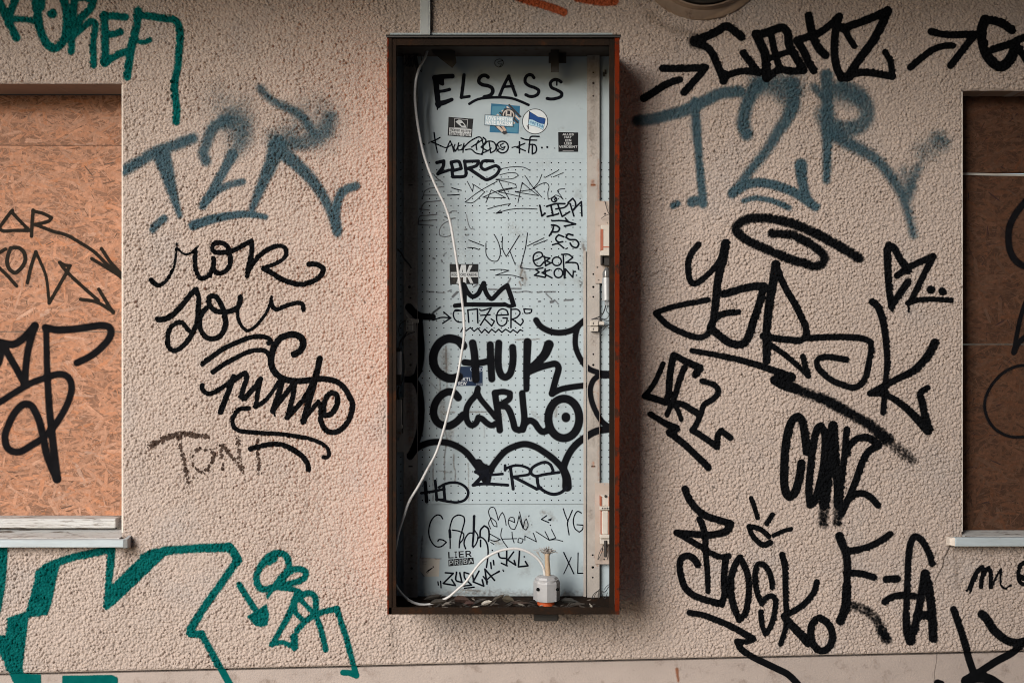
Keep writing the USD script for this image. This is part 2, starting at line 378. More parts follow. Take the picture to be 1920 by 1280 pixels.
# ---------------------------------------------------------------- what is written on the wall and the boards (picture coordinates of the strokes)
TAGS_WALL = [
# name, look, softness, grid, label, strokes
('black_thin', 1.6, 'black looped handwriting of three short lines ending in a flourish, right of the left window', '''
9>5: 284,525 290,531 297,535 308,530 317,520; 5>3: 317,520 325,505 329,490 331,474 332,457; 3: 335,467 343,475 352,477 364,470 372,462;
8: 367,472 366,490 369,510 377,522 388,519 395,512 401,498 401,485; 8: 401,505 406,511 415,512 426,506 432,495 433,484 430,475 428,464 420,457 409,455 400,460 398,466 402,472 417,474 428,472 440,469 455,461 472,452 473,466 471,482 467,500 464,517; 2: 464,517 463,522; 2: 397,512 397,520;
9>6: 466,507 476,492 490,477 503,468 517,462 531,462 537,469 536,480 522,492 497,502; 9: 495,503 510,512 526,522 545,530 563,533 580,530 596,522 605,512 606,503 597,497 588,495 580,496;
10>8: 296,599 309,598 322,592 340,574 358,552 368,542 373,560 372,580 371,597 367,612 357,632 345,647 334,655 325,657 317,651 315,640 316,625 322,612 331,606 342,605 348,612 355,620; 5: 355,620 360,626;
9: 387,578 379,588 375,600 376,616 382,627 391,634 400,635 412,631 420,620 424,606 422,592 417,575 410,562 405,556 400,555 394,557 392,562 393,570 397,577 408,584 420,585 433,583 445,577 450,568 451,557;
6>4: 446,578 446,592 450,605 456,614 465,620 478,613 490,600 500,586 507,570 509,562 510,556; 7>8: 509,565 512,575 518,580 532,575 547,570 560,568 567,570 569,576 569,581;
9>8: 380,682 400,667 422,652 447,641 472,632 490,631 505,635 508,640 504,643; 9>7: 400,697 420,683 440,672 458,663 475,657 487,656 497,657 505,666 508,674;
12>9: 552,664 563,657 569,645 566,634 552,627 537,629 525,635 515,649 510,665 509,680 513,693 521,703 532,710 555,714 585,712 605,710 630,715 644,725 655,742 661,756 660,770 654,787 645,800 634,808 622,810 612,806 605,797 602,788 601,772;
8: 380,722 380,729 385,735 392,738 400,736 416,727 432,715 440,707; 10: 438,706 430,730 414,772; 9: 440,712 452,703 460,699 463,706 456,730 453,744 458,747 467,738 480,722 489,710; 8: 489,710 483,740 480,762; 8>6: 480,762 496,752 510,735 522,716 ; 10: 530,712 524,735 512,770; 3: 513,770 516,779;
9: 517,762 536,738 553,716 549,745 539,782; 9: 539,782 555,765 572,745 588,716; 11: 600,672 595,695 583,740 569,790; 8: 569,787 583,770 597,753 601,760 603,772; 10: 607,765 608,776 616,778 626,770 633,755 631,740 622,736 612,745 607,760;
8>7: 467,765 452,766 443,773 436,787 439,800 450,807 478,810 510,812 540,815 572,820 590,825 605,832 615,842 617,852 612,857 607,856; 9: 470,841 488,836 510,832 527,833 542,838 558,847 570,858 577,869 579,880'''),
('brown_marker', 3.0, 'faint dry brown marker writing of a big T and smaller letters, below the black handwriting', '''
10: 282,835 300,826 322,817 345,813 365,815 387,818; 9: 337,817 340,840 345,862 350,882 354,903; 8: 377,840 366,846 361,858 365,875 375,884 388,880 398,868 402,855 396,844 387,841; 8: 414,832 416,856 420,880; 8: 419,836 438,860 457,882; 8: 446,817 449,845 453,876; 6: 484,822 485,852 487,887'''),
('teal_spray', 3.0, 'teal spray lettering at the top, above the left window, with a long drop at its end', '''
14: 0,5 15,38 32,72; 13: 32,-4 24,16 16,38; 10: 17,38 42,37 72,42; 15: 67,-6 71,22 75,50 83,74 93,87 104,91 115,84 122,70 126,45 125,20 119,-6; 12: 80,-5 79,15; 17: 98,26 99,27; 13: 141,-5 138,30 136,62 134,97; 13: 150,-4 165,-2 176,3 172,15 160,28 150,38 145,46; 12: 140,66 152,56 164,46 174,42 179,46 178,62 175,80 176,105 176,123;
13: 236,33 215,31 196,30; 14: 196,30 197,60 198,90 197,118; 13: 198,119 215,107 240,96; 12: 199,66 212,65 227,61; 14: 259,20 257,50 250,78 244,110 239,145; 13: 259,28 285,32 312,36 326,38 334,45 338,60 338,80 336,100 334,125 330,145 328,165 330,190 332,205 331,229; 8: 253,75 263,79 272,80 282,76'''),
('blue_spray', 5.0, 'faded grey-blue spray letters with soft clouds of overspray, right of the left window', '''
20 o0.9: 234,320 262,304 292,286 325,274 362,260; 32>9 s4 o0.92: 306,296 312,316 321,350 338,405; 20 o0.85: 387,302 382,288 388,268 394,252 403,238 414,230 424,226; 40>24 s10 o0.55: 436,226 452,238 452,262 444,280 436,292; 20>15 s3 o0.9: 436,290 423,315 406,345 392,370 381,386; 14 s3 o0.85: 389,374 410,357 430,347 455,341; 90 s32 o0.26: 420,200 446,210; 60 s26 o0.3: 442,232 444,262;
32>12 s4 o0.9: 521,272 508,310 490,350 471,398; 15 s5 o0.75: 489,166 502,182 520,194 545,206 566,218 578,234 588,250; 70 s30 o0.24: 604,205 616,225 600,246; 80 s30 o0.28: 560,238 592,244; 24 s7 o0.6: 620,222 612,244 593,262 572,268 552,271; 36 s12 o0.5: 516,262 540,264; 26>14 s4 o0.85: 528,286 556,308 587,340 606,368 622,400 628,420 633,438; 18>16 s3 o0.92: 633,432 630,405 632,385 639,365 650,355 668,349; 18>11 s2.5 o0.95: 363,423 396,412 430,405 455,402 475,403 498,407; 15 s3 o0.9: 287,430 296,420 308,410'''),
('teal_spray', 3.0, 'large teal outline piece under the left window, zigzagging down to the base', '''
18>14: 6,1026 5,1065 2,1100 -6,1150; F: 70,1070 106,1050 112,1058 97,1130 90,1150 54,1157 43,1250 48,1276 24,1276 -6,1210 -6,1190 12,1190 15,1157 50,1145;
13: 74,1074 92,1060 105,1055 140,1043 170,1037 204,1029; 14>10: 210,1026 208,1060 204,1095 200,1136; F: 199,1142 208,1098 262,1046 310,1026 314,1038 214,1133; 11: 268,1043 290,1034 312,1032;
16 : 308,1032 345,1029 375,1027 405,1026 430,1025; 15: 430,1025 440,1036 446,1050; 14: 446,1048 430,1072 412,1097 385,1135 357,1180; 12 L: 358,1178 357,1187 378,1187; 12 L: 378,1187 402,1230 436,1292; F: 26,1262 76,1264 76,1290 26,1290; F: 117,1266 210,1265 220,1270 220,1290 117,1290'''),
('teal_spray', 2.6, 'small teal tag with an arrow and a round O, between the left window and the metal cabinet', '''
11: 449,1095 463,1117 478,1140; F: 464,1154 482,1143 500,1131 505,1150 502,1170 490,1174 478,1171;
13>12: 513,1100 498,1104 487,1100 481,1085 484,1070 494,1054 505,1042 520,1036 534,1039 541,1050 540,1068 530,1085 515,1098; 10: 505,1054 516,1046; 12: 518,1098 524,1086 534,1076 548,1068 562,1066 573,1071 572,1081 562,1088 545,1093 528,1097; 7: 515,1098 502,1117; 10>9: 525,1101 545,1103 558,1107; 14>8: 560,1110 553,1125 543,1150 525,1182 510,1208; 8: 510,1206 530,1203 552,1212; 13>12: 552,1192 553,1212; 9: 553,1135 555,1147 565,1158; 9: 563,1122 576,1136 591,1150; 11: 562,1120 570,1113 582,1111 591,1118 593,1132 591,1148; 10: 591,1150 602,1178 611,1216; 10: 557,1181 572,1164 592,1151 612,1144 632,1140; 10 L: 632,1140 650,1195 667,1262; 10: 643,1260 656,1261 668,1266'''),
('orange_spray', 3.0, 'two rusty orange spray strokes cut by the top edge, above the metal cabinet', '''
13>14: 965,-6 992,3 1021,11 1042,18 1057,24; 14: 1082,-3 1110,2 1130,5 1152,4'''),
('black_spray', 2.0, 'fat black spray letters with an arrow, in the top right beside the round wall lamp', '''
13: 1242,129 1285,129 1322,127; 13: 1322,128 1311,142 1298,156 1282,174; 12>14: 1274,150 1255,156 1237,166 1222,176 1207,185;
15: 1390,70 1378,60 1368,52 1358,51 1342,61 1322,70 1302,77; 14: 1302,80 1320,86 1332,96 1343,118 1354,144; 15: 1356,152 1357,140; 26 s7 o0.6: 1302,78 1310,82; 12: 1357,146 1375,138 1395,134 1423,137; 13: 1420,136 1405,116 1393,100;
16: 1417,65 1426,84 1434,104 1437,147; 15: 1418,67 1440,61 1458,54 1468,53 1476,62 1479,85 1490,105 1506,131; 13: 1506,133 1480,134 1462,131 1440,145; 12: 1445,64 1452,98 1462,132; 10: 1437,112 1460,104 1484,96;
15: 1516,30 1519,50 1525,72 1535,92 1547,104; 13: 1494,76 1515,70 1538,61 1573,32; 14: 1573,32 1566,60 1564,85 1565,110 1569,130 1577,146; 14: 1577,147 1592,145; 14: 1494,78 1505,95 1515,115 1525,133; 11: 1581,50 1589,68 1601,87;
14: 1580,55 1600,47 1620,40 1664,21; 15: 1664,21 1652,48 1636,78 1612,110 1588,146; 13: 1588,143 1610,137 1630,137 1672,144; 11: 1672,144 1671,130 1668,114 1659,99'''),
('black_spray', 2.0, 'black spray arrow and curved letter G cut by the right edge, above the right window', '''
13: 1745,60 1762,64 1780,66 1826,65; 13>12: 1826,66 1810,87 1796,105 1781,124; 12: 1785,86 1768,87 1750,93 1730,107 1706,127;
16>15: 1896,57 1880,46 1864,40 1846,38; 18: 1846,38 1840,55 1841,78 1848,102 1860,118 1874,126 1887,119 1897,104 1903,86; 13: 1860,94 1885,86 1905,77 1935,66; 13: 1906,88 1916,102 1932,128'''),
('blue_spray', 4.0, 'big faded blue-grey spray letters between the metal cabinet and the right window', '''
22 o0.9: 1195,227 1225,223 1258,215 1290,205 1325,188 1350,176 1385,172; 14>16 s3 o0.92: 1302,190 1306,240 1312,320 1318,383; 20 s8 o0.5: 1302,200 1305,260; 12 o0.95 s2.5: 1262,386 1270,382; 20 s3 o0.95: 1297,379 1303,377;
24 s5 o0.9: 1399,252 1393,235 1396,212 1402,190 1412,170 1428,157; 50 s14 o0.55: 1425,158 1460,158 1486,162; 26>15 s5 o0.85: 1484,158 1488,180 1484,205 1474,226 1460,245 1437,283 1408,318 1373,365; 30 s10 o0.45: 1455,160 1482,205;
17 s3 o0.95: 1373,362 1392,350 1415,343 1440,345 1468,353 1490,362 1528,388; 24>14 s3 o0.95: 1501,310 1503,335 1507,356 1516,376; 10>11 s2.5 o0.9: 1394,377 1412,372 1435,374 1456,380 1478,390;
24>14 s4 o0.92: 1549,142 1551,180 1550,230 1550,290 1549,338; 15 s5 o0.8: 1527,164 1532,172 1542,182; 46 s12 o0.5: 1575,176 1605,184; 30 s6 o0.75: 1575,166 1604,178 1624,200 1624,220 1612,236 1590,242 1562,241; 40 s8 o0.6: 1546,216 1556,240; 26>15 s6 o0.82: 1562,252 1588,268 1615,282 1648,305 1672,336 1690,365 1702,400 1712,440; 18 s6 o0.65: 1704,368 1712,340 1720,315; 46 s16 o0.45: 1734,284 1752,272; 24 s8 o0.5: 1758,258 1770,268; 24 s9 o0.5: 1694,320 1702,350'''),
('black_spray', 2.0, 'large angular black spray signature under a halo stroke, right of the metal cabinet', '''
17>15 s3.5 o0.85: 1610,484 1582,467 1555,452 1525,436 1492,422 1460,413 1430,409 1405,410 1390,416 1379,428 1386,440 1405,453 1428,464 1455,475 1482,487 1505,493 1527,499 1541,495 1545,482 1536,470 1517,457 1500,448 1487,442 1468,439 1447,438;
11>10: 1309,459 1298,472 1291,488 1290,508 1295,528 1302,532 1316,524 1332,510 1348,490 1358,466; 16>13: 1360,456 1355,485 1346,525 1341,570 1337,600 1332,614;
10: 1327,562 1302,567 1280,571 1255,577 1230,586; 11: 1230,588 1250,608 1280,624 1300,631 1315,632 1329,623 1334,608 1344,594 1362,587 1383,585;
14: 1357,551 1375,546 1392,541 1416,537 1432,537; 14: 1432,537 1424,568 1413,600 1401,635 1393,644 1380,646 1365,641 1350,630 1333,616; 16>14: 1454,496 1449,530 1442,570 1437,620 1437,676; 12: 1456,498 1462,518 1475,545 1487,565 1500,590 1511,618 1509,632 1500,638 1480,637 1460,635 1430,630; 10>9: 1442,645 1460,657 1480,672 1515,704; 10: 1515,704 1509,685 1505,668;
11: 1516,634 1550,632 1590,632 1618,635 1631,641 1633,655 1628,682 1622,708 1611,722 1600,726 1582,722 1562,714 1545,702 1533,688 1532,676 1540,670 1552,669 1586,674;
13>10: 1635,566 1643,572 1650,586 1657,612 1661,645 1663,680 1661,706 1658,740 1655,773; 16>10: 1752,643 1742,662 1727,681 1710,696 1690,706 1662,720 1630,737; 9>16: 1632,738 1655,738 1676,748 1700,766 1718,784 1738,806; 16>11: 1740,806 1735,785 1729,757 1725,737 1738,727;
9>13: 1297,657 1335,664 1380,673 1420,684 1455,696 1485,706; 17: 1483,707 1462,708 1452,712 1470,722 1492,728; 16>20 s5 o0.8: 1480,724 1515,738 1552,752 1590,773 1625,793 1660,822; 20 s8 o0.42: 1655,818 1685,843 1708,862'''),
('black_spray', 2.0, 'small black angular tag with two dots, just left of the right window', '''
13>11: 1702,528 1688,548 1671,574; 11>14: 1671,576 1667,550 1664,510 1663,468; 13: 1666,460 1676,466 1686,484 1702,508; 11: 1681,517 1700,503 1722,492 1748,481; 12>10: 1748,482 1735,508 1721,536 1706,566; 9: 1701,568 1725,562 1750,561 1783,563; 14: 1744,543 1745,544; 14: 1766,546 1767,547; 3: 1703,566 1703,584; 3: 1671,572 1672,583'''),
('black_spray', 1.8, 'slanted black tag of square hooks and arrows, close to the right side of the metal cabinet', '''
9: 1243,682 1236,698 1224,722 1208,742; 12: 1210,742 1230,748 1248,754 1253,740 1255,710 1258,688 1262,668; 11>13: 1264,665 1285,677 1311,689; 14: 1312,690 1304,702; 
12>9: 1283,690 1273,715 1264,745 1250,777; 12: 1259,756 1280,758 1300,770 1311,777; 8: 1267,762 1273,774 1277,786; 10: 1316,714 1334,719 1344,726 1346,736 1336,748 1320,758 1314,775 1305,795 1298,806; 11: 1298,806 1320,820 1343,837; 11: 1344,836 1346,815 1352,807 1369,820; 10>12: 1219,776 1245,792 1268,802; 15: 1266,803 1256,810 ; 12: 1256,811 1280,830 1302,850 1328,876'''),
('black_spray', 1.8, 'tall narrow black letters with runs at the bottom, below the long underline on the right', '''
15: 1512,846 1510,825 1507,803 1503,788 1496,781 1486,787 1478,806 1472,840 1470,875 1470,905 1474,925 1480,931 1488,925 1495,908 1500,885 1502,868;
13: 1518,945 1516,920 1520,870 1526,825 1533,801 1539,798 1545,810 1546,840 1542,880 1534,915 1526,940 1518,946; 17>18 o0.95: 1561,797 1556,850 1550,905 1545,945; 20>18 s5 o0.55: 1545,935 1542,980; 15: 1562,800 1566,860 1570,910 1571,945; 18 s5 o0.55: 1571,935 1570,978; 12>10: 1587,805 1583,850 1578,900 1573,950;
11>15: 1592,836 1603,824 1620,819 1635,824 1646,834; 13>12: 1646,834 1628,846 1616,866 1606,895 1592,930 1578,962; 12: 1588,938 1600,928 1614,924 1630,930 1645,946; 3: 1592,838 1592,853'''),
('black_spray', 1.8, 'tall black tag of thin looped letters over a zigzag line, in the lower right', '''
13>12: 1284,916 1292,935 1304,952 1324,966 1347,974 1368,980; 14>10: 1369,982 1362,994 1345,1000 1325,1002 1300,1000 1268,997; 10: 1268,998 1290,1010 1310,1022 1335,1037 1352,1043 1366,1041; 11>9: 1311,972 1317,985 1321,1002 1323,1040 1326,1075 1327,1108;
12: 1308,1058 1300,1046 1289,1041 1278,1045 1274,1058 1277,1080 1284,1100 1296,1112 1315,1121 1352,1131; 12: 1352,1131 1358,1115 1357,1085 1360,1046;
12>11: 1387,1044 1378,1058 1371,1080 1370,1105 1374,1130 1386,1161 1396,1150 1402,1125 1404,1098 1400,1072 1388,1046; 10 s4 o0.5: 1368,1090 1368,1110 1376,1145;
10: 1448,1100 1446,1085 1440,1068 1430,1057 1421,1057 1416,1070 1416,1090 1420,1112 1428,1130 1436,1120 1445,1116 1453,1122 1453,1140 1449,1160 1442,1178 1435,1187 1429,1172 1426,1146;
11>9: 1466,1039 1471,1060 1472,1090 1473,1130 1474,1155 1472,1178 1463,1206; 11: 1531,1090 1526,1108 1514,1124 1498,1138 1470,1153; 13>17: 1470,1155 1485,1172 1500,1187 1515,1203; 13: 1529,1160 1521,1172 1520,1190 1525,1208 1538,1219 1552,1214 1560,1198 1558,1178 1548,1164 1536,1157;
10>13: 1292,1147 1318,1152 1345,1162 1370,1173 1411,1196; 10: 1411,1198 1398,1202 1382,1201; 12: 1382,1202 1390,1216 1410,1230 1432,1241 1455,1252 1478,1264 1500,1286'''),
('black_spray', 1.5, 'small black oval with three short rays, like a winking eye, in the lower right', '''
9: 1441,1005 1432,996 1420,989 1404,986; 9>11: 1404,987 1410,1002 1420,1014 1432,1021 1444,1016; 8: 1408,933 1414,950 1420,970; 9: 1448,964 1437,981; 8: 1483,991 1468,995 1450,1003'''),
('black_spray', 2.2, 'black spray letters F, dash, f and A with a faded tail, near the right window sill', '''
15>12: 1573,1004 1579,1020 1585,1034 1588,1060 1587,1100; 16: 1587,1098 1585,1130 1581,1148 1575,1162; 12: 1587,1032 1605,1030 1625,1025 1645,1016 1668,1001; 12: 1586,1073 1612,1074 1638,1081; 18>19 s5 o0.5: 1596,1134 1612,1138 1630,1148 1646,1166 1660,1196; 16 s5 o0.55: 1652,1180 1664,1196;
13: 1661,1085 1682,1084; 12>11: 1747,1055 1742,1038 1733,1020 1722,1007 1714,1005 1707,1016 1703,1040 1701,1082 1699,1130 1698,1160; 12>18 o0.9: 1698,1150 1700,1180 1706,1200; 12: 1658,1127 1670,1119 1685,1115 1713,1116;
14 o0.9: 1732,1078 1726,1118 1718,1160 1710,1192; 16: 1734,1074 1741,1105 1746,1140 1749,1195; 15: 1719,1152 1743,1152'''),
('black_thin', 1.4, 'short black handwritten word cut by the right edge, under the right window sill', '''
9>7: 1818,1101 1825,1083 1834,1067 1841,1062 1843,1070 1840,1085 1838,1099; 7>6: 1839,1086 1847,1068 1853,1063 1856,1072 1856,1100; 3: 1858,1100 1867,1080 1876,1065 1875,1080 1876,1096 1883,1102 1894,1096; 7>5: 1922,1052 1912,1058 1908,1074 1910,1088 1917,1095 1926,1088 1932,1070 1924,1054; 9: 1911,1080 1922,1084; 3: 1817,1103 1811,1106; 3: 1820,1104 1818,1111'''),
('black_spray', 2.2, 'broad black spray strokes crossing at a blob, in the bottom right corner', '''
12>13: 1787,1141 1793,1158 1800,1178 1808,1204 1816,1232 1826,1262; 15>14: 1840,1150 1850,1160 1860,1177 1876,1192 1894,1202 1910,1203 1935,1196; 14>13: 1920,1202 1898,1222 1866,1240 1832,1262; 20: 1812,1276 1824,1270 1842,1268; 18: 1838,1268 1856,1273 1876,1286; 14: 1758,1280 1764,1282'''),
]
TAG_OSB_L1 = ('osb_marker', 1.2, 'thin dark marker letters ending in long arrows', '''
6: -6,428 0,424 12,408 23,394; 6: 24,400 38,415 54,431; 6: -6,418 3,432 28,432 54,432; 6: 62,394 60,418 59,443; 6: 62,396 80,400 96,408; 6: 96,409 92,414 66,421; 6: 66,421 84,428 100,434 125,441 150,455 175,471 200,495 228,521; 6: 190,466 206,490 226,512; 6: 172,485 200,502 228,519;
6: -6,476 10,467; 6: -6,498 12,515 31,536; 7: 20,465 15,478 13,492 18,505 28,511 40,502 47,488 45,474 36,465 26,464; 6: 51,530 58,500 67,472; 5: 67,472 76,492 86,518 92,568; 6: 92,568 108,540 126,508 131,498; 6: 131,498 122,497 112,492; 6: 112,492 121,505 150,533 184,563; 6: 185,542 197,562 212,586; 6: 151,561 180,566 212,584''')
TAG_OSB_L2 = ('osb_spray', 2.6, 'thick soft black spray loops and a long downward point', '''
13: -6,640 10,644 25,645 40,637 52,625 65,610; 12: 65,612 56,640 50,670 46,718; 12: 45,718 30,690 14,662 5,645; 9: 3,645 2,668 -6,690;
13>12: 85,614 105,618 137,617 165,613 190,610 204,613 208,622 203,636 190,651 170,667 144,680; 10>14: 86,615 87,650 88,690 92,762 98,820 107,898; 13>11: 106,897 95,872 87,850 80,815 73,788 66,772 58,760 46,757 34,765 22,782 14,800 9,818 13,838 24,846 38,846 56,836 78,822 100,800 115,778 128,752 134,728 131,712 122,703 110,701 88,707 60,717 35,731 -6,757''')
TAG_OSB_R1 = ('osb_spray', 2.4, 'bold black spray curve, cut by the edge of the picture', '''
12: 1928,372 1914,388 1902,405 1893,425 1891,450 1894,470 1903,487 1916,497 1934,503''')
TAG_OSB_R2 = ('osb_spray', 1.8, 'black pointed stroke above a thin black ring', '''
8: 1934,540 1918,580 1908,620 1901,660; 10: 1901,660 1908,645 1930,625; 5: 1932,684 1908,686 1885,696 1866,713 1852,735 1846,757 1850,780 1862,800 1880,813 1900,819 1934,817''')

def paint_on(parent, name, text, look, soft, g, y, label, clip=None):
    """Lays the strokes on the plane y as a skin of paint."""
    X, Y, C = coverage(text, g, soft)
    xx, yy = np.meshgrid(X, Y)
    if clip is not None: C = C * clip(xx, yy)
    keep = C > 0.03
    q = keep[:-1, :-1] | keep[1:, :-1] | keep[:-1, 1:] | keep[1:, 1:]
    if clip is not None:
        k2 = clip(xx, yy) > 0
        q &= k2[:-1, :-1] & k2[1:, :-1] & k2[:-1, 1:] & k2[1:, 1:]
    j, i = np.nonzero(q)
    if not len(j): return None
    nx = len(X)
    a = j * nx + i
    f = np.vstack([np.stack([a, a + nx, a + 1], 1), np.stack([a + 1, a + nx, a + nx + 1], 1)])
    u, inv = np.unique(f, return_inverse=True)
    v = np.stack([PX(xx.ravel()[u], y), np.full(len(u), y), PZ(yy.ravel()[u], y)], 1)
    return obj(name, (v, inv.reshape(-1, 3)), look, parent, label, cov=C.ravel()[u])

# ---------------------------------------------------------------- the setting: pavement and the wall
pv = trimesh.creation.box((40, 24, 0.1)); pv.apply_translation((0, -11.7, -0.05))
tag(obj('pavement', pv, 'pavement'), kind='structure')

WL, WR = 229, 1804                                       # the windows' inner edges (pixels on the wall plane)
wl = (PX(-560), PX(WL), PZ(1016), PZ(157)); wr = (PX(WR), PX(2480), PZ(1014), PZ(170))
seam = lambda px: 1262.0 - 0.0226 * px                   # the lower edge of the plaster
outer = Polygon([(-6, PZ(seam(960 - 3600))), (PX(-600), PZ(seam(-600))), (PX(2520), PZ(seam(2520))), (6, PZ(seam(960 + 3600))), (6, 3.9), (-6, 3.9)])
def rough_rect(x0, x1, z0, z1, amp, seed):
    r = np.random.default_rng(seed); pts = []
    c = [(x0, z0), (x1, z0), (x1, z1), (x0, z1)]
    for k in range(4):
        a, b = np.array(c[k]), np.array(c[(k + 1) % 4]); n = max(2, int(np.linalg.norm(b - a) / 0.006))
        nrm = np.array([b[1] - a[1], a[0] - b[0]]) / np.linalg.norm(b - a)
        off = ndimage.gaussian_filter1d(r.normal(0, 1, n), 0.9) * amp + ndimage.gaussian_filter1d(r.normal(0, 1, n), 14) * amp * 2.0
        off[0] = 0
        for i in range(n):
            pts.append(tuple(a + (b - a) * i / n + nrm * off[i]))
    return Polygon(pts).buffer(0)
wall_poly = outer.difference(rough_rect(*wl, 0.0009, 1)).difference(rough_rect(*wr, 0.0009, 2))
wall = thing('plastered_wall', 'pinkish beige wall of coarse plaster covered in black, teal and grey-blue graffiti', 'wall')
obj('plaster_backing', plate(wall_poly, 0.0012, 0.30), 'plaster', wall)

def wall_sheet(step):
    """The coat of roughcast in view: a sheet whose relief is made of grains of plaster, each a small dome of its own size, over gentle unevenness."""
    def lines(cuts):
        out = []
        for a, b in zip(cuts[:-1], cuts[1:]):
            n = max(1, int(round((b - a) / step))); out.append(np.linspace(a, b, n, endpoint=False))
        return np.r_[np.concatenate(out), cuts[-1]]
    c0, c1, k0, k1 = PX(745), PX(1140), PZ(1128), PZ(96)          # hidden behind the cabinet
    xs = lines([-1.74, wl[1], c0, c1, wr[0], 1.74])
    zf = PZ(1034)
    zs = lines(sorted([zf - 0.385, zf, wl[2], wr[2], k0, k1, wr[3], wl[3], 2.66]))
    X, Z = np.meshgrid(xs, zs)
    low = np.clip((zf - Z) / 0.385, 0, 1)
    zlow = PZ(seam(960 + X * FPX / CAM_D))
    Z = np.where(Z < zf, zf - low * (zf - zlow), Z)
    r = np.random.default_rng(77)
    sp = 0.0066
    gx, gz = np.meshgrid(np.arange(-1.76, 1.77, sp), np.arange(0.40, 2.69, sp))
    gx = gx + np.where(np.arange(gx.shape[0]) % 2, sp / 2, 0)[:, None]
    P = np.stack([gx.ravel(), gz.ravel()], 1) + r.uniform(-0.62, 0.62, (gx.size, 2)) * sp
    P = P[r.random(len(P)) > 0.10]
    A = 0.0044 * np.exp(r.normal(0, 0.34, len(P))); R = r.uniform(0.0040, 0.0066, len(P))
    V = np.stack([X.ravel(), Z.ravel()], 1)
    d, i = cKDTree(P).query(V, k=5)
    h = (A[i] * (1 - (d / R[i]) ** 2)).max(1)
    h = np.maximum(h, -0.0013)
    V3 = np.c_[V, np.zeros(len(V))]
    amp = 0.72 + 0.75 * (meshkit.fbm(V3 * 7.0, 3, 5) - 0.32)
    h = h * np.clip(amp, 0.45, 1.25) + 0.0012 * (meshkit.fbm(V3 * 55.0, 3, 9) - 0.5) + 0.003 * (meshkit.fbm(V3 * 9.0, 2, 4) - 0.5)
    h = h.reshape(X.shape)
    ny, nx = X.shape
    cx, cz = (xs[:-1] + xs[1:]) / 2, (zs[:-1] + zs[1:]) / 2
    CX, CZ = np.meshgrid(cx, cz)
    hole = ((CX < wl[1]) & (CZ > wl[2]) & (CZ < wl[3])) | ((CX > wr[0]) & (CZ > wr[2]) & (CZ < wr[3])) | ((CX > c0) & (CX < c1) & (CZ > k0) & (CZ < k1))
    # pull the sheet back to the backing where it ends
    pad = np.pad(~hole, 1, constant_values=False)
    whole = pad[:-1, :-1] & pad[1:, :-1] & pad[:-1, 1:] & pad[1:, 1:]
    dist = ndimage.distance_transform_edt(whole)
    h = h * np.clip(dist / 3.0, 0, 1) + 0.0016 * np.clip(dist / 2.0, 0, 1) - 0.0006
    jit = np.random.default_rng(5).normal(0, 0.0004, X.shape) * ((dist > 0) & (dist < 2.1))
    a = (np.arange(ny - 1)[:, None] * nx + np.arange(nx - 1)[None, :])[~hole]
    f = np.vstack([np.stack([a, a + 1, a + nx], 1), np.stack([a + 1, a + nx + 1, a + nx], 1)])
    v = np.stack([X.ravel() + jit.ravel(), -h.ravel(), Z.ravel()], 1)
    q5, q50, q95 = np.percentile(h, (5, 50, 95))
    return v, f, np.clip((h.ravel() - q50) / (q95 - q5), -0.6, 0.6)
WV, WF, WH = wall_sheet(WSTEP)
u, inv = np.unique(WF, return_inverse=True)
obj('plaster_coat', (WV[u], inv.reshape(-1, 3)), 'plaster', wall)
WPX = np.stack([960 + WV[:, 0] * FPX / CAM_D, 640 - (WV[:, 2] - CAM_Z) * FPX / CAM_D], 1)

def paint_wall(name, text, look, soft, label, lift=0.0004, clip=None, **kw):
    """Lays the strokes on the roughcast: a skin that follows every grain."""
    X, Y, C = coverage(text, 1.2, soft)
    x0, x1, y0, y1 = X[0], X[-1], Y[0], Y[-1]
    near = np.nonzero((WPX[:, 0] > x0) & (WPX[:, 0] < x1) & (WPX[:, 1] > y0) & (WPX[:, 1] < y1))[0]
    cov = np.zeros(len(WV))
    cov[near] = ndimage.map_coordinates(C, [(WPX[near, 1] - y0) / 1.2, (WPX[near, 0] - x0) / 1.2], order=1)
    f = WF[(cov[WF] > 0.03).any(1)]
    if not len(f): return None
    u, inv = np.unique(f, return_inverse=True)
    c = cov[u]; c = c + DRY.get(look, 0.0) * WH[u] * np.clip(c * 4, 0, 1)
    m = obj(name, (WV[u] - [0, lift, 0], inv.reshape(-1, 3)), look, wall, label, cov=c, **kw)
    return m

# the smooth base below it, in two lengths with a crack between
zb = lambda px: PZ(seam(px) + 5)
cx0 = [(1757, 1226), (1756, 1240), (1752, 1262), (1751, 1300), (1750, 1900)]
def base_piece(name, left, right):
    pts = [(x, z) for x, z in left] + [(x, z) for x, z in right[::-1]]
    obj(name, plate(Polygon(pts), 0.007, 0.30), 'plinth', wall)
crk = [(PX(a, 0.007), PZ(b, 0.007)) for a, b in cx0]; crk[0] = (crk[0][0], zb(1757)); crk[-1] = (crk[-1][0], 0.0)
base_piece('base_course', [(-6, zb(960 - 3600)), (-6, 0.0)], [(x - 0.0012, z) for x, z in crk])
base_piece('base_course', [(x + 0.0012, z) for x, z in crk], [(6, zb(960 + 3600)), (6, 0.0)])
m = trimesh.creation.box((12, 0.02, 1.4)); m.apply_translation((0, 0.33, 0.7))
obj('wall_core', m, 'crack', wall)
# cracks in the plaster
paint_wall('crack', '2>1.2: 1781,1022 1776,1032 1769,1046 1767,1060 1759,1074 1751,1090', 'crack_paint', 0.8, 'thin crack in the plaster below the right window sill')

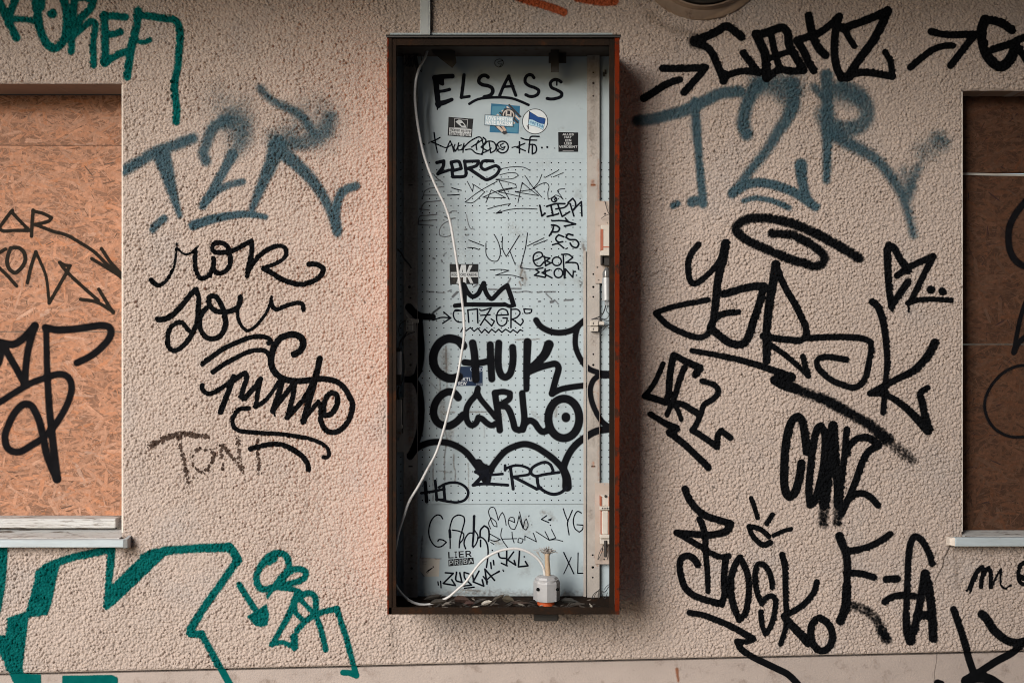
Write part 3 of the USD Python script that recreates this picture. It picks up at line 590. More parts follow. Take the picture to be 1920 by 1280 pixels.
def above(xx, yy): return (yy < seam(xx) + 1.5).astype(float)
def below(xx, yy): return (yy >= seam(xx) - 1.0).astype(float)
for k, (look, soft, label, text) in enumerate(TAGS_WALL):
    paint_wall('graffiti_tag', text, look, soft, label, (0.00030 if look in ('blue_spray', 'teal_spray', 'brown_marker') else 0.00048) + 0.00002 * (k % 5))
    pk = {'black_spray': 'plinth_black', 'teal_spray': 'plinth_teal'}.get(look)
    if pk: paint_on(wall, 'graffiti_end', text, pk, soft, 1.6, 0.0062 - 0.0001 * (k % 5), None, below)
paint_on(wall, 'stain', '5>3 s2: 1269,1253 1270,1262 1272,1276', 'rust_stain', 2.0, 1.2, 0.0058, 'small rust streak on the smooth base below the cabinet')
# drip stains under sills and cabinet; dark smears at a sill end and lamp
paint_wall('dark_smear', '16 s9 o0.75: 232,1012 243,1020 250,1036; 7 s6 o0.55: 238,1030 240,1075 239,1120; 5 s5 o0.4: 120,1030 121,1070; 8 s7 o0.5: 1792,1026 1791,1060 1793,1095; 6 s5 o0.4: 1860,1028 1861,1060; 10 s8 o0.4: 735,1155 736,1190 734,1230; 12 s9 o0.35: 1150,1156 1152,1200; 9 s8 o0.35: 940,1156 941,1180; 14 s8 o0.5: 1215,30 1260,56 1310,66 1350,60; 12 s9 o0.45: 1385,24 1372,60', 'wall_smear', 8.0, None, 0.0002, kind='stuff')

# pale strips where the plaster ends at the windows
for (x, zz0, zz1) in ((wl[1], wl[2], wl[3]), (wr[0], wr[2], wr[3])):
    s = 1 if x < 0 else -1
    obj('pale_edge', bx(x - 0.001 * s, x + 0.0035 * s, -0.0012, 0.02, zz0 + 0.03, zz1 - 0.004), 'pale_trim', wall)

# ---------------------------------------------------------------- the boarded windows
def osb_board(parent, x0, x1, z0, z1, y, seed, base, name='osb_panel'):
    """A board of pressed strands: a core slab and thousands of thin flakes lying flat on it in all directions."""
    r = np.random.default_rng(seed)
    core = bx(x0, x1, y + 0.0010, y + 0.015, z0, z1)
    V, F, T = [np.array(core.vertices)], [np.array(core.faces)], [np.tile(base * 0.62, (len(core.vertices), 1))]
    n0 = len(core.vertices)
    area = (x1 - x0) * (z1 - z0)
    n = int(area * 11000)
    cx, cz = r.uniform(x0, x1, n), r.uniform(z0, z1, n)
    big = r.random(n) < 0.15
    ln = np.where(big, r.uniform(0.04, 0.09, n), r.uniform(0.010, 0.05, n)); wd = np.where(big, r.uniform(0.006, 0.014, n), r.uniform(0.0012, 0.0045, n))
    an = np.where(r.random(n) < 0.55, r.normal(0.0, 0.45, n), r.uniform(0, np.pi, n))
    dep = y + np.sort(r.uniform(0.0, 0.0009, n))[::-1]                                       # each on its own level
    ca, sa = np.cos(an), np.sin(an)
    cor = np.array([[-1, -0.4], [-0.55, -1], [0.7, -1], [1, 0.2], [0.6, 1], [-0.8, 0.9]])
    px = cx[:, None] + (cor[:, 0] * ln[:, None] / 2) * ca[:, None] - (cor[:, 1] * wd[:, None] / 2) * sa[:, None]
    pz = cz[:, None] + (cor[:, 0] * ln[:, None] / 2) * sa[:, None] + (cor[:, 1] * wd[:, None] / 2) * ca[:, None]
    px, pz = np.clip(px, x0, x1), np.clip(pz, z0, z1)
    tilt = r.normal(0, 0.00006, n)[:, None] * cor[:, 1]
    v = np.stack([px, np.broadcast_to(dep[:, None], px.shape) + tilt, pz], -1).reshape(-1, 3)
    b = np.arange(n)[:, None] * 6 + n0
    f = np.stack([np.stack([b[:, 0], b[:, 0] + k, b[:, 0] + k + 1], 1) for k in range(1, 5)], 1).reshape(-1, 3)
    hue = r.normal(0, 1, n); val = np.exp(r.normal(0.0, 0.08, n)); dark = r.random(n) < 0.04
    val = np.where(dark & ~big, val * r.uniform(0.25, 0.6, n), val); val = np.where(big, val * 1.06, val)
    col = np.stack([base[0] * val, base[1] * val * (1 + 0.07 * hue), base[2] * val * (1 + 0.14 * hue)], 1)
    V.append(v); F.append(f); T.append(np.repeat(col, 6, 0))
    return obj(name, (np.vstack(V), np.vstack(F)), 'osb', parent, col=np.clip(np.vstack(T), 0.01, 0.9))

OSB0 = np.array(OSB)
YL = 0.1425
lw = thing('boarded_window', 'left window boarded up with orange strand boards above a flaking white sill', 'window', 'boarded windows')
xl0, xl1 = PX(-560, YL), wl[1] + 0.012
seams = [PZ(160, YL), PZ(272.5, YL), PZ(621.5, YL), PZ(971, YL)]
Lp = []
for k in range(3):
    Lp.append(osb_board(lw, xl0, xl1, seams[k + 1] + (0.0012 if k < 2 else 0), seams[k] - 0.0012, YL + (0.004 if k == 0 else 0.0), 20 + k, OSB0 * (0.97, 1.03, 1.0)[k]))
for parent, y, t in ((Lp[1], YL, TAG_OSB_L1), (Lp[2], YL, TAG_OSB_L2)):
    look, soft, label, text = t
    paint_on(parent, 'graffiti_tag', text, look, soft, 1.6, y - 0.0008, label)
# head of the opening: a plain soffit board set just below the plaster edge, with a dark joint behind it
obj('window_head', bx(xl0, wl[1] - 0.001, 0.004, YL - 0.004, PZ(157) - 0.0010, PZ(157) + 0.02), 'soffit', lw)
obj('window_head', pbx(-560, 174, 240, 178.5, YL - 0.004, YL), 'lead_strip', lw)
# bottom rail of the old frame, sill board and its drip edge
obj('frame_rail', pbx(-560, 972, 217, 990, 0.075, YL - 0.002, 0.003), 'old_white_timber', lw)
obj('frame_rail', pbx(219, 973, 231, 992, 0.11, YL - 0.001, 0.001), 'old_white_timber', lw)
sx0, sx1 = PX(-560), PX(236.5, -0.045)
def sill(parent, x0, x1, yf, yb, ztop_f, ztop_b, th, look, xi0=None, xi1=None):
    pr = np.array([(yf, ztop_f - th), (yf, ztop_f - 0.003), (yf + 0.003, ztop_f), (yb, ztop_b), (yb, ztop_f - th)])
    n = len(pr); v = np.vstack([np.c_[np.full(n, x0), pr], np.c_[np.full(n, x1), pr]])
    return obj('window_sill', trimesh.convex.convex_hull(v), look, parent)
obj('window_sill', trimesh.convex.convex_hull(np.array([(x, y, z) for x in (xl0, wl[1] - 0.0015) for y, z in ((-0.02, PZ(1012, -0.045) - 0.012), (-0.02, PZ(1012, -0.045) + 0.0015), (0.13, PZ(991, 0.10)), (0.13, PZ(1012, -0.045) - 0.012))])), 'old_white_timber', lw)
obj('window_sill_lip', cat(bx(PX(-560), PX(1), -0.045, -0.022, PZ(1026, -0.045), PZ(1012, -0.045), 0.002), bx(PX(1), sx1 - 0.008, -0.045, -0.022, PZ(1026, -0.045), PZ(1012, -0.045), 0.002)), 'sill_paint', lw)
obj('sill_end_cap', trimesh.convex.convex_hull(np.array([(sx1 - 0.008 + dx, y, z) for dx in (0, 0.009) for y, z in ((-0.047 + dx, PZ(1027, -0.045)), (-0.047 + dx, PZ(1011, -0.045)), (-0.0005, PZ(1003, 0)), (-0.0005, PZ(1026, 0)))])), 'sill_paint', lw)

YR = 0.075
rw = thing('boarded_window', 'right window boarded up with weathered dark brown strand boards, cut by the picture edge', 'window', 'boarded windows')
xr0, xr1 = wr[0] - 0.012, PX(2480, YR)
seams = [PZ(172, YR), PZ(326, YR), PZ(645.5, YR), PZ(994, YR)]
Rp = []
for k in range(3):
    Rp.append(osb_board(rw, xr0, xr1, seams[k + 1] + (0.0035 if k == 0 else 0.0008 if k == 1 else 0), seams[k] - (0.003 if k == 1 else 0.001), YR, 40 + k, OSB0 * 0.21 * np.array([1.0, 0.90, 0.80])))  # the dark weathered tone is the boards' own colour
obj('joint_strip', trimesh.convex.convex_hull(np.array([(PX(a, YR), YR - 0.002 + d, PZ(b + e, YR)) for a, b in ((1795, 324), (2480, 338)) for e in (0, 4.2) for d in (0, 0.004)])), 'strip', rw)
for parent, t in ((Rp[1], TAG_OSB_R1), (Rp[2], TAG_OSB_R2)):
    look, soft, label, text = t
    paint_on(parent, 'graffiti_tag', text, look, soft, 1.6, YR - 0.0008, label)
obj('window_head', bx(wr[0] + 0.001, xr1, 0.004, YR - 0.003, PZ(170) - 0.001, PZ(170) + 0.02), 'soffit', rw)
obj('window_sill', trimesh.convex.convex_hull(np.array([(x, y, z) for x in (wr[0] + 0.0015, xr1) for y, z in ((-0.02, PZ(1008, -0.045) - 0.012), (-0.02, PZ(1008, -0.045) + 0.001), (0.07, PZ(993, YR)), (0.07, PZ(1012, -0.045) - 0.012))])), 'old_white_timber', rw)
obj('window_sill_lip', bx(PX(1791, -0.045), PX(2480), -0.045, -0.022, PZ(1024.5, -0.045), PZ(1008, -0.045), 0.003), 'sill_paint', rw)
obj('sill_end_cap', trimesh.convex.convex_hull(np.array([(PX(1791, -0.045) - dx, y, z) for dx in (0, 0.011) for y, z in ((-0.043 + dx * 1.1, PZ(1023.5, -0.045) + dx * 0.2), (-0.043 + dx * 1.1, PZ(1008, -0.045) - dx * 0.35), (-0.0005, PZ(1005, 0)), (-0.0005, PZ(1022, 0)))])), 'pale_trim', rw)

TAGS_CAB = [
('u', 'panel_marker', 0.8, 0.7, 'row of bold black capitals with a curved underline, at the top of the back panel', '''
10>9: 815,146 830,144 848,143; 11>10: 817,147 819,172 822,198; 8: 826,150 827,156; 5>2: 830,150 830,160; 6: 819,172 830,171 843,168; 11>7: 821,195 834,192 847,187; 6>2: 821,196 820,206; 6: 829,148 830,158; 6.5: 870,141 868,160 865,183; 5.5: 866,183 880,181; 7: 915,145 911,142 905,142 899,147 898,154 904,159 914,161 922,165 924,172 919,179 908,182;
6: 937,179 945,160 954,143; 6: 954,143 960,160 967,179; 5: 945,163 962,162; 6: 1001,146 997,141 990,141 985,147 985,155 992,161 1003,165 1010,170 1008,177 1000,181 993,181 986,178; 6: 1052,154 1046,150 1038,150 1032,156 1034,164 1044,169 1053,175 1052,181 1042,185 1033,186 1026,185; 3: 1044,152 1044,160; 5: 880,195 890,189 902,185 928,183 956,184 975,190 991,197;
1.2: 936,111 929,114 928,121 934,126 941,124 944,118 941,112 936,111; 1.1: 942,114 933,117 935,120 941,120 937,125'''),
('u', 'panel_marker', 0.7, 0.6, 'scribbled black marker line of overlapping letters and rings with dots', '''
2.6: 814,249 816,265 820,286; 2.6: 825,258 816,263 808,266 816,269 827,274; 2.4: 836,285 840,273 844,264 848,274 851,285; 2.2: 827,274 836,277 848,271; 2.4: 853,271 851,277 854,284 858,276 860,268; 2.4: 865,272 859,275 859,282 866,280 870,269 868,286; 2.6: 866,281 878,268 890,260 899,257 905,262 896,268 884,276 ; 2.6: 873,281 883,280 892,287 904,290 906,275 904,262; 2.6: 897,264 893,272 894,281; 2.8: 906,258 911,263 908,270 902,276 910,281 915,283; 2.4: 903,288 914,283 921,278; 2.6: 917,266 920,287 928,282 930,275 926,267 915,265 908,272; 2.8 C: 942,276,11,11; 2.2: 944,269 938,272 941,277 947,275 943,281 938,279; 2: 932,270 936,278 931,284;
2: 960,277 966,275; 2.8: 974,266 974,287; 2.6: 984,269 968,276 985,283; 2.8: 977,259 986,262 1006,263; 2.8: 1011,256 995,257 993,268 991,286; 2.8: 998,271 998,288; 2.8: 992,271 1003,272 1006,279 1004,286 998,289; 3.6: 1016,277; 4: 1026,276; 2: 1040,278; 2.6: 794,270 796,271; 2: 805,267 804,269'''),
('p', 'panel_marker', 0.8, 0.7, 'thick short black letters just below the upper seam', '''
6.5: 819,305 832,302 831,312 821,326; 5.5: 821,326 842,319; 6: 846,304 860,303 865,316 850,320 846,306; 6: 847,318 849,332 872,330 874,324; 6: 871,302 874,325; 6: 871,303 897,302 894,310 877,316; 6.5: 879,316 904,333; 6: 924,302 905,303 902,313 908,318 920,314 930,311 936,316 932,326 921,334 912,337 904,333'''),
('p', 'panel_marker', 0.6, 0.55, 'thin spiky line signature with loops and arrows on the perforated panel', '''
1.5: 876,340 886,359 888,346 909,360 886,380 872,379 897,360 932,340; 1.5: 911,380 921,356 948,371 905,370 936,357 960,352; 1.5: 936,340 945,357 955,374; 1.5: 930,337 950,341 967,347 968,352 936,359; 1.5: 934,360 955,364 977,369; 1.5: 971,380 979,342 994,355 1010,367 966,360 1000,354 1012,346 1024,343 1029,349 1027,362 1028,374 1036,370 1042,366 1050,369 1056,374 1050,365 1045,358 1049,355 1059,354; 1.5: 984,329 1000,352 1016,370; 1.5: 1016,327 1010,341 1000,353; 1.4: 938,317 960,313 982,314 994,320; 1.4: 937,328 955,324 968,325 972,329 964,334 950,336 930,336; 1.5: 1022,333 1046,320; 1.5: 1037,332 1056,324; 2: 847,352 856,355 865,357; 2: 839,366 861,365; 1.6: 914,392 935,386 957,382 953,386; 1.6: 1007,392 980,391 955,393 930,400 939,394; 1.6: 930,400 941,399'''),
('p', 'panel_marker', 0.7, 0.6, 'small black capitals with an arrow on the right of the perforated panel', '''
3.4: 1012,385 1016,405 1022,400; 3.4: 1025,387 1042,382 1059,382; 3.4: 1033,386 1037,404; 3.4: 1026,406 1047,401; 3.2: 1046,384 1054,406 1068,397; 3: 1042,392 1060,388 1066,381; 3.2: 1065,380 1074,372 1079,380 1078,390 1075,394; 3.2: 1069,382 1076,405; 3.2: 1075,393 1090,378 1091,405; 2.6 C: 1039,374,5,4.5; 2.2: 1042,372 1039,374 1042,377; 3.2: 1035,414 1056,414 1079,420; 3.2: 1079,420 1058,424; 3: 1060,409 1066,416;
3.4: 1038,422 1036,432 1030,442; 3.4: 1034,422 1043,423 1049,428 1046,434 1034,435; 3.2: 1057,444 1047,441 1042,448 1047,454 1055,453; 3.4: 1074,441 1065,439 1061,445 1068,449 1080,450 1085,457 1081,464 1073,462 1069,456; 3: 1036,459 1046,457 1057,465; 2.4: 1064,465; 2.6: 1062,466'''),
('p', 'panel_marker', 0.6, 0.55, 'three thin tall letters with short dashes on both sides', '''
1.7: 911,456 912,478 920,488 932,489 938,476 935,456 927,440; 1.7: 942,444 942,466 949,481 961,462 974,441; 1.7: 956,471 966,496; 1.7: 989,437 985,465 976,500; 1.6: 989,461 1020,446; 1.6: 1000,460 1026,450; 1.8: 879,450 907,461; 1.8: 877,464 889,465 898,468; 1.6: 919,506 938,505 954,507 929,516 960,516 981,522; 1.6: 976,502 990,504 1004,505'''),
('p', 'panel_marker', 0.7, 0.6, 'two stacked lines of rounded black letters beside the right mounting rail', '''
3: 1000,489 1010,485 1018,480 1015,474 1008,473 1001,478 1000,488 1005,497 1012,499 1020,491; 3: 1021,482 1023,498; 3: 1020,482 1031,484 1024,489 1033,493 1023,498; 3 C: 1044,490,8.5,8; 3: 1056,478 1058,521; 3: 1053,477 1066,477 1074,483 1062,492; 3: 1061,492 1082,494 1085,505; 3: 1018,502 1004,505 1011,510 1002,516 1022,520; 3: 1022,504 1023,518; 3: 1031,506 1016,511 1035,521; 3 C: 1047,512,8,8.5; 3: 1059,521 1060,504 1074,520 1075,509 1079,509; 2.5: 1081,516'''),
('p', 'panel_spray', 0.9, 0.8, 'thick black crown shape over a bar, in the middle of the back panel', '''
8: 869,533 871,550 871,566; 8.5: 870,534 877,548 886,556 896,551 902,540 907,531; 8.5: 907,531 910,545 916,556 922,560 932,551 942,541 951,535; 9: 951,536 957,553 962,569; 8: 853,573 872,571 908,571 946,571; 7: 946,570 956,574 964,572'''),
('p', 'panel_marker', 0.7, 0.6, 'line of thin rounded letters between an arrow and a small square, over a wavy line', '''
2.6: 865,582 854,581 850,588 852,597 858,603 865,604; 2.4: 854,583 866,582; 3: 877,581 879,604; 3: 878,581 895,579 896,605; 2.8: 899,580 902,582 921,577 901,609; 2.6: 901,591 919,590; 2.8: 910,599 922,611 927,602 921,598; 2.8: 930,591 953,590 950,582 941,579 934,584 931,596 934,607 941,611 949,606 951,596 943,596; 3: 958,579 958,614; 2.8: 958,580 970,580 975,586 970,594 959,599; 2.8: 960,598 976,610 981,602 979,598; 2.6: 982,579 997,580 996,585 985,587 982,579; 2.8: 812,600 828,595 845,596; 2.8: 832,585 845,596 830,606;
2.6 L: 864,622 868,614 874,620 882,614 889,621 896,615 903,624 909,617 916,624 922,617 929,623 935,617 941,623 948,617 957,623 962,618 970,624 975,618 980,620'''),
('qw', 'panel_spray', 1.7, 1.0, 'spiky black spray frame like a burst around the two big words', '''
14: 767,576 773,583 780,590; 12: 780,588 786,602 788,625 790,650 789,675 785,695; 12: 778,588 792,593 811,594; 4 o0.7: 812,586 825,576; 11: 785,695 779,706 770,711 760,711; 12: 776,711 784,724 788,742 790,765 789,790 785,815 777,838 769,855; 12: 769,854 782,840 800,831 820,828 840,830 858,837 874,848 888,865 900,882 912,902; 16: 897,868 905,885 912,900; 12: 912,890 922,876 932,862 948,845 966,836 984,832 1003,837 1020,847 1040,862 1056,879; 14>18: 1055,876 1062,895 1063,912; 13 : 1057,874 1062,860 1070,845 1082,831 1098,819 1118,808 1142,804;
11: 1005,600 1012,610 1024,618 1040,623 1056,623 1074,618 1086,609 1095,601; 10: 1083,613 1079,630 1079,648 1084,664 1094,681 1104,691 1118,697 1132,701; 15: 1133,702 1137,702; 10: 1124,703 1113,712 1107,728 1108,745 1113,762 1122,780 1131,792 1144,801; 9: 905,872 922,880; 12: 898,884 918,886; 11: 904,894 916,894'''),
('q', 'panel_spray', 1.6, 0.9, 'two words in huge fat black letters, one above the other, inside the burst frame', '''
16: 868,648 860,639 848,635 838,635 825,642 815,657 812,672 815,688 824,700 838,708 850,709 860,706; 14: 886,643 889,660 891,685 892,711; 12: 871,679 890,681 906,679 921,675; 13: 919,646 920,675 922,710; 13: 935,643 934,670 935,690 940,703 947,707 955,702 960,688 962,668 961,651; 15>11: 989,641 988,670 987,700 987,729; 18>13: 1029,646 1022,663 1010,677 990,694; 12: 989,698 1008,690 1028,684 1042,682 1047,689 1042,710 1035,737; 11: 1035,738 1050,730 1068,726 1098,722;
14: 859,745 852,737 842,734 831,738 820,749 814,762 813,776 819,790 830,797 842,798 855,791 868,778; 11: 896,728 892,740 882,752 875,765 874,778 877,791 884,797 892,793 897,782 904,785 913,793 921,797 930,794; 10: 895,735 900,746 912,761 922,773 929,782; 12: 928,737 930,752 934,777 937,806; 11: 928,736 944,734 956,737 955,747 945,754 936,760; 12: 938,760 950,763 957,774 962,790 966,803 973,806; 12: 979,737 981,760 983,785 980,805; 12: 980,803 985,793 994,788 1002,792 1010,803 1017,809 1026,806 1030,798; 15 C: 1057,784,29,37; 16: 1061,781 1061,783'''),
('q', 'panel_marker', 0.8, 0.7, 'row of outlined dark letters below the burst frame', '''
5.5: 887,909 900,907 925,907 952,909; 7: 892,884 912,884 890,908; 6: 914,880 915,905; 5: 887,909 898,898 910,890; 5: 917,890 942,888; 5: 947,872 947,881; 5: 947,879 955,875 968,872 982,874 993,880 992,888 980,891 964,893; 6: 957,877 960,899 962,916; 6: 966,895 985,905 1006,916; 5.5: 1037,882 1032,871 1023,866 1008,870 997,878 996,887 1004,892 1020,889 1048,885; 6: 1007,896 1010,911 1022,921 1037,926 1051,923 1062,914; 6: 1006,916 1014,914'''),
('q', 'panel_marker', 0.8, 0.7, 'two heavy dark letters at the lower left of the perforated panel', '''
6.5: 797,904 800,940; 5: 790,924 816,920 833,916; 5.5: 816,901 819,937; 5.5: 832,911 834,936; 4.5: 818,936 834,936; 5: 823,913 834,907 848,904 862,906 874,914 878,924 872,936 858,941 842,940 826,937'''),
('l', 'panel_marker', 0.8, 0.6, 'slim looping black letters at the upper left of the bottom panel', '''
2.6: 830,972 826,966 819,965 810,973 805,986 804,1000 809,1015 818,1024 827,1024 837,1016 831,1012 823,1011 821,1014; 2.6: 844,1027 844,1015 843,996 845,982 850,970 859,965 869,968 871,975 867,992 862,1012 861,1026; 5: 843,994 844,1006; 2.4: 848,993 860,995 869,1000 868,1010 862,1018; 5>3.5: 889,967 888,995 886,1023; 2.8: 888,999 880,999 873,1007 870,1018 873,1028; 2.6: 887,1026 893,1018 896,1004 890,994; 3: 901,1024 901,1012; 3: 896,1008 903,1007 910,1013 914,1022 915,1040 912,1063; 3.4: 900,1005 901,993 908,985 915,990 917,1001 916,1014'''),
('l', 'panel_marker', 0.6, 0.55, 'two lines of very thin joined handwriting with arrows on the bottom panel', '''
1.7: 920,991 916,980 921,970 930,978 932,987 926,985 920,972 916,958 920,951 926,951 931,962 934,975 938,965 942,960 946,968 949,984; 1.7: 954,974 965,979 963,970 956,970 953,978 958,990 965,992 970,980 973,966 976,978 980,989; 1.7: 974,959 977,972 981,990 984,976 987,972 990,985 986,993 981,990; 2: 997,983; 1.6: 992,966 991,968;
1.7: 941,990 939,1004 944,1015 952,1026; 1.7: 941,1010 969,1009; 1.7: 960,997 961,1008 964,1017; 1.7: 972,1009 971,1016 978,1017 981,1010 974,1008; 1.7: 984,1012 984,1004 1006,1015 1000,999; 1.7: 1005,996 1030,1012 1022,996; 1.7: 1034,992 1042,1008 1029,1012 1042,1011 1055,1014; 2.2: 1025,966 1015,973 1029,979; 2: 1034,972 1028,974 1033,975; 2.4: 1032,984; 1.8: 918,1000 938,1011; 1.8: 918,1011 928,1014 938,1011; 1.8: 920,1016 926,1020'''),
('l', 'panel_marker', 0.6, 0.55, 'two thin letters at the upper right of the bottom panel', '''2: 1056,953 1061,968 1065,977; 2.2: 1073,956 1068,968 1064,979 1065,990 1067,1002; 2.2: 1090,961 1083,958 1077,966 1075,978 1078,990 1086,997 1092,992 1094,984 1082,983'''),
('l', 'panel_marker', 0.7, 0.6, 'dark angular letters under the arch of the white cable', '''3.2: 934,1032 937,1044 947,1046; 3.2: 950,1032 950,1056; 3: 940,1055 951,1060; 3: 963,1034 952,1049 967,1059 964,1050; 3.2: 974,1033 972,1062 990,1060 985,1052; 3: 983,1043; 2.8: 923,1031; 2.6: 943,1068 ; 3: 931,1073 936,1070; 3: 920,1054 921,1065; 3: 925,1050 926,1058'''),
('l', 'panel_marker', 0.7, 0.6, 'slanted black word in quotes, underlined, at the bottom left', '''2.6: 821,1090 822,1096; 2.6: 826,1089 827,1101; 3.2: 835,1073 850,1074 831,1093 854,1097 847,1086; 3.2: 856,1072 855,1087 866,1091 862,1073; 3: 879,1075 870,1072 871,1082 884,1096 868,1098; 3.2: 886,1076 888,1090; 3.2: 898,1070 887,1090 907,1098 904,1086; 3.2: 913,1094 909,1066 927,1087; 2.8: 906,1080 914,1090; 2.8: 913,1086 924,1077 936,1071; 2.8: 871,1102 889,1100; 2.6: 944,1070'''),
('l', 'panel_marker', 0.6, 0.55, 'two dotted thin letters at the lower right of the bottom panel', '''2.4: 1057,1035 1067,1056 1076,1075; 1.8: 1071,1044 1064,1060 1057,1075; 2.2: 1084,1036 1083,1074 1093,1074'''),
('p', 'panel_faint', 0.7, 0.6, 'column of faint grey strokes along the left mounting rail', '''
1.9: 832,350 815,352 804,354 796,359 794,366 791,372; 1.9: 794,366 822,366; 1.9: 829,376 810,378 797,380 791,388 789,397; 2: 787,392 805,394; 1.9: 819,402 800,404 787,406 784,421 812,423; 1.9: 784,415 819,412; 1.8: 856,396 848,396 842,400; 2.4: 834,406 842,410 853,409; 1.6: 842,414 830,421 824,432 825,441 835,444 847,441; 1.6: 802,330 806,328 812,326 818,333 830,342; 1.6: 798,340 826,338; 1.5: 875,403 876,410 882,428 890,430'''),
]
SMEARS = [
('p', 0, 'panel_faint', '3 o0.9: 800,546 806,547 813,547; 2.5 o0.8: 818,548 834,549; 3 o0.8: 840,546 846,544; 5 o0.9: 849,556 857,548; 3 o0.9: 959,541 977,541; 2.4 o0.9: 962,547 972,548 984,546 998,548; 2.6: 1008,548 1016,547; 2.6: 1022,547 1041,547; 3: 1010,565 1013,565; 5: 1033,566 1037,565; 2: 1040,562 1047,570; 3: 1058,563 1074,562; 2.2: 1086,526 1092,530 1088,538; 2: 1024,551 1034,560; 3: 812,484 815,485; 2.5: 828,488 829,491; 2.4: 832,478 836,474; 3: 872,430 875,430; 3: 874,441 878,440; 4 o0.8: 952,532 957,522; 3: 916,542 934,543; 2.4: 888,538 896,533'),
('p', 0, 'panel_smear', '9 s6 o0.45: 975,500 980,515 984,530; 3 o0.8: 977,498 979,506 976,516 980,525; 12 s8 o0.4: 1094,455 1097,500 1096,560; 4 o0.7: 1093,460 1097,475 1096,490; 10 s8 o0.3: 850,525 870,520; 2 o0.7: 984,510 987,525; 2: 974,528 977,536; 14 s9 o0.3: 958,425 975,440; 30 s20 o0.22: 830,400 860,480'),
('q', 0, 'panel_smear', '16 s7 o0.5: 834,662 836,690; 16 s7 o0.5: 828,755 830,785; 14 s7 o0.45: 846,805 842,830; 1.2 o0.9: 825,712 826,740; 1.2: 836,648 837,700; 1.2 o0.9: 838,712 838,730; 1.3: 834,806 838,822 834,850 834,900; 1.3: 851,852 851,872 854,885 853,903; 1.2: 812,862 812,938; 1.2 o0.8: 878,868 879,938; 1.2 o0.7: 822,882 848,886; 1.1 o0.8: 798,710 812,722 824,733; 1.4: 835,772 852,773; 1.6: 878,772 912,772; 6 s3 o0.5: 1043,762 1042,780; 1.2 o0.6: 908,798 908,820; 9 s5 o0.35: 1000,775 1012,785; 1.1: 966,637 985,635; 1.1: 990,637 1012,635; 10 s6 o0.35: 941,770 944,782'),
('l', 0, 'panel_smear', '14 s9 o0.5: 790,1118 880,1112 960,1116 1090,1118; 8 s5 o0.4: 1018,960 1030,962 1038,972; 10 s6 o0.4: 938,1020 930,1014; 2 o0.8: 868,1105 900,1107; 12 s8 o0.3: 985,975 988,995; 1 o0.9: 792,1005 790,1030 788,1045; 1 o0.8: 788,1046 826,1047'),
('r', 0, 'rust_stain', '5 s3 o0.6: 1112,340 1112,347; 3 o0.8: 1109,347 1115,347; 4 s3 o0.5: 1112,866 1112,873; 4 s3 o0.4: 1122,300 1121,420; 3 s2 o0.5: 1116,1040 1120,1060; 3 s3 o0.4: 1122,700 1122,900'),
('r', 0, 'panel_smear', '16 s9 o0.4: 1112,100 1112,180; 14 s8 o0.35: 1113,190 1112,290; 5 s3 o0.4: 1106,230 1108,260; 8 s5 o0.4: 1113,632 1113,640; 12 s8 o0.3: 1112,780 1112,830; 9 s4 o0.35: 1107,955 1108,970'),
('s', 0, 'panel_smear', '20 s10 o0.7: 769,95 769,180 769,330; 22 s12 o0.5: 770,340 770,560; 20 s12 o0.55: 770,640 770,800; 22 s12 o0.6: 770,900 770,1120'),  # darkens nearly the whole length of the left upright
('s', 0, 'rust_stain', '12 s7 o0.5: 765,700 766,760 768,830; 6 s4 o0.5: 776,905 776,1000; 4 s2 o0.5: 775,770 774,820'),
]

# ---------------------------------------------------------------- the open metal cabinet
YF, YB = -0.225, -0.014                                   # front edge and back sheet
cab = thing('wall_cabinet', 'tall open orange metal wall cabinet without its door, stripped and scrawled on inside', 'cabinet')
xo0, xo1 = PX(726, YF), PX(1161.5, YF)
zt, zo = PZ(67, YF), PZ(1152, YF)
fl = 0.0135                                              # the folded front edge of the side sheets
for s, x in ((1, xo0), (-1, xo1)):
    sp = obj('side_panel', bx(x, x + s * 0.002, YF + 0.0022, -0.001, zo + 0.001, zt - 0.002), 'orange_metal', cab)
    rim = 0.0042 if s > 0 else fl
    obj('folded_edge', bx(x - s * 0.0002, x + s * rim, YF, YF + 0.002, zo + 0.001, zt - 0.004, 0.0007), 'edge_metal', sp)
    if s > 0: obj('inner_edge', bx(x + rim + 0.0002, x + fl, YF + 0.0006, YF + 0.003, zo + 0.0012, zt - 0.004, 0.0007), 'rust_metal', sp)
    obj('inner_lining', bx(x + s * 0.0023, x + s * 0.0033, YF + 0.017, YB + 0.010, zo + 0.004, zt - 0.004), 'lining', sp)
obj('top_panel', cat(bx(xo0 - 0.003, xo1 + 0.004, YF - 0.004, -0.001, zt - 0.0018, zt + 0.0016), bx(xo0 - 0.003, xo1 + 0.004, YF - 0.004, YF - 0.0025, zt - 0.006, zt + 0.0016)), 'black_metal', cab)
obj('roof_lining', bx(xo0 + 0.004, xo1 - 0.004, YF + 0.02, YB + 0.010, zt - 0.0035, zt - 0.0024), 'lining', cab)
obj('bottom_panel', bx(xo0 + 0.002, xo1 - 0.002, YF + 0.003, -0.001, zo + 0.001, zo + 0.003), 'rust_metal', cab)
a0, a1 = xo0 + fl + 0.0004, xo1 - fl - 0.0004            # inside the folded edges
lip0, lip1 = PX(742.5, YF), PX(1143, YF)
obj('front_frame', bx(a0, lip0, YF + 0.004, YF + 0.016, zo + 0.003, zt - 0.003, 0.0008), 'rust_metal', cab)
obj('front_frame', bx(lip1, a1, YF + 0.004, YF + 0.016, zo + 0.003, zt - 0.003, 0.0008), 'rust_metal', cab)
obj('front_frame', bx(lip0 + 0.0003, lip1 - 0.0003, YF + 0.004, YF + 0.018, PZ(84.5, YF), zt - 0.003, 0.0008), 'rust_metal', cab)
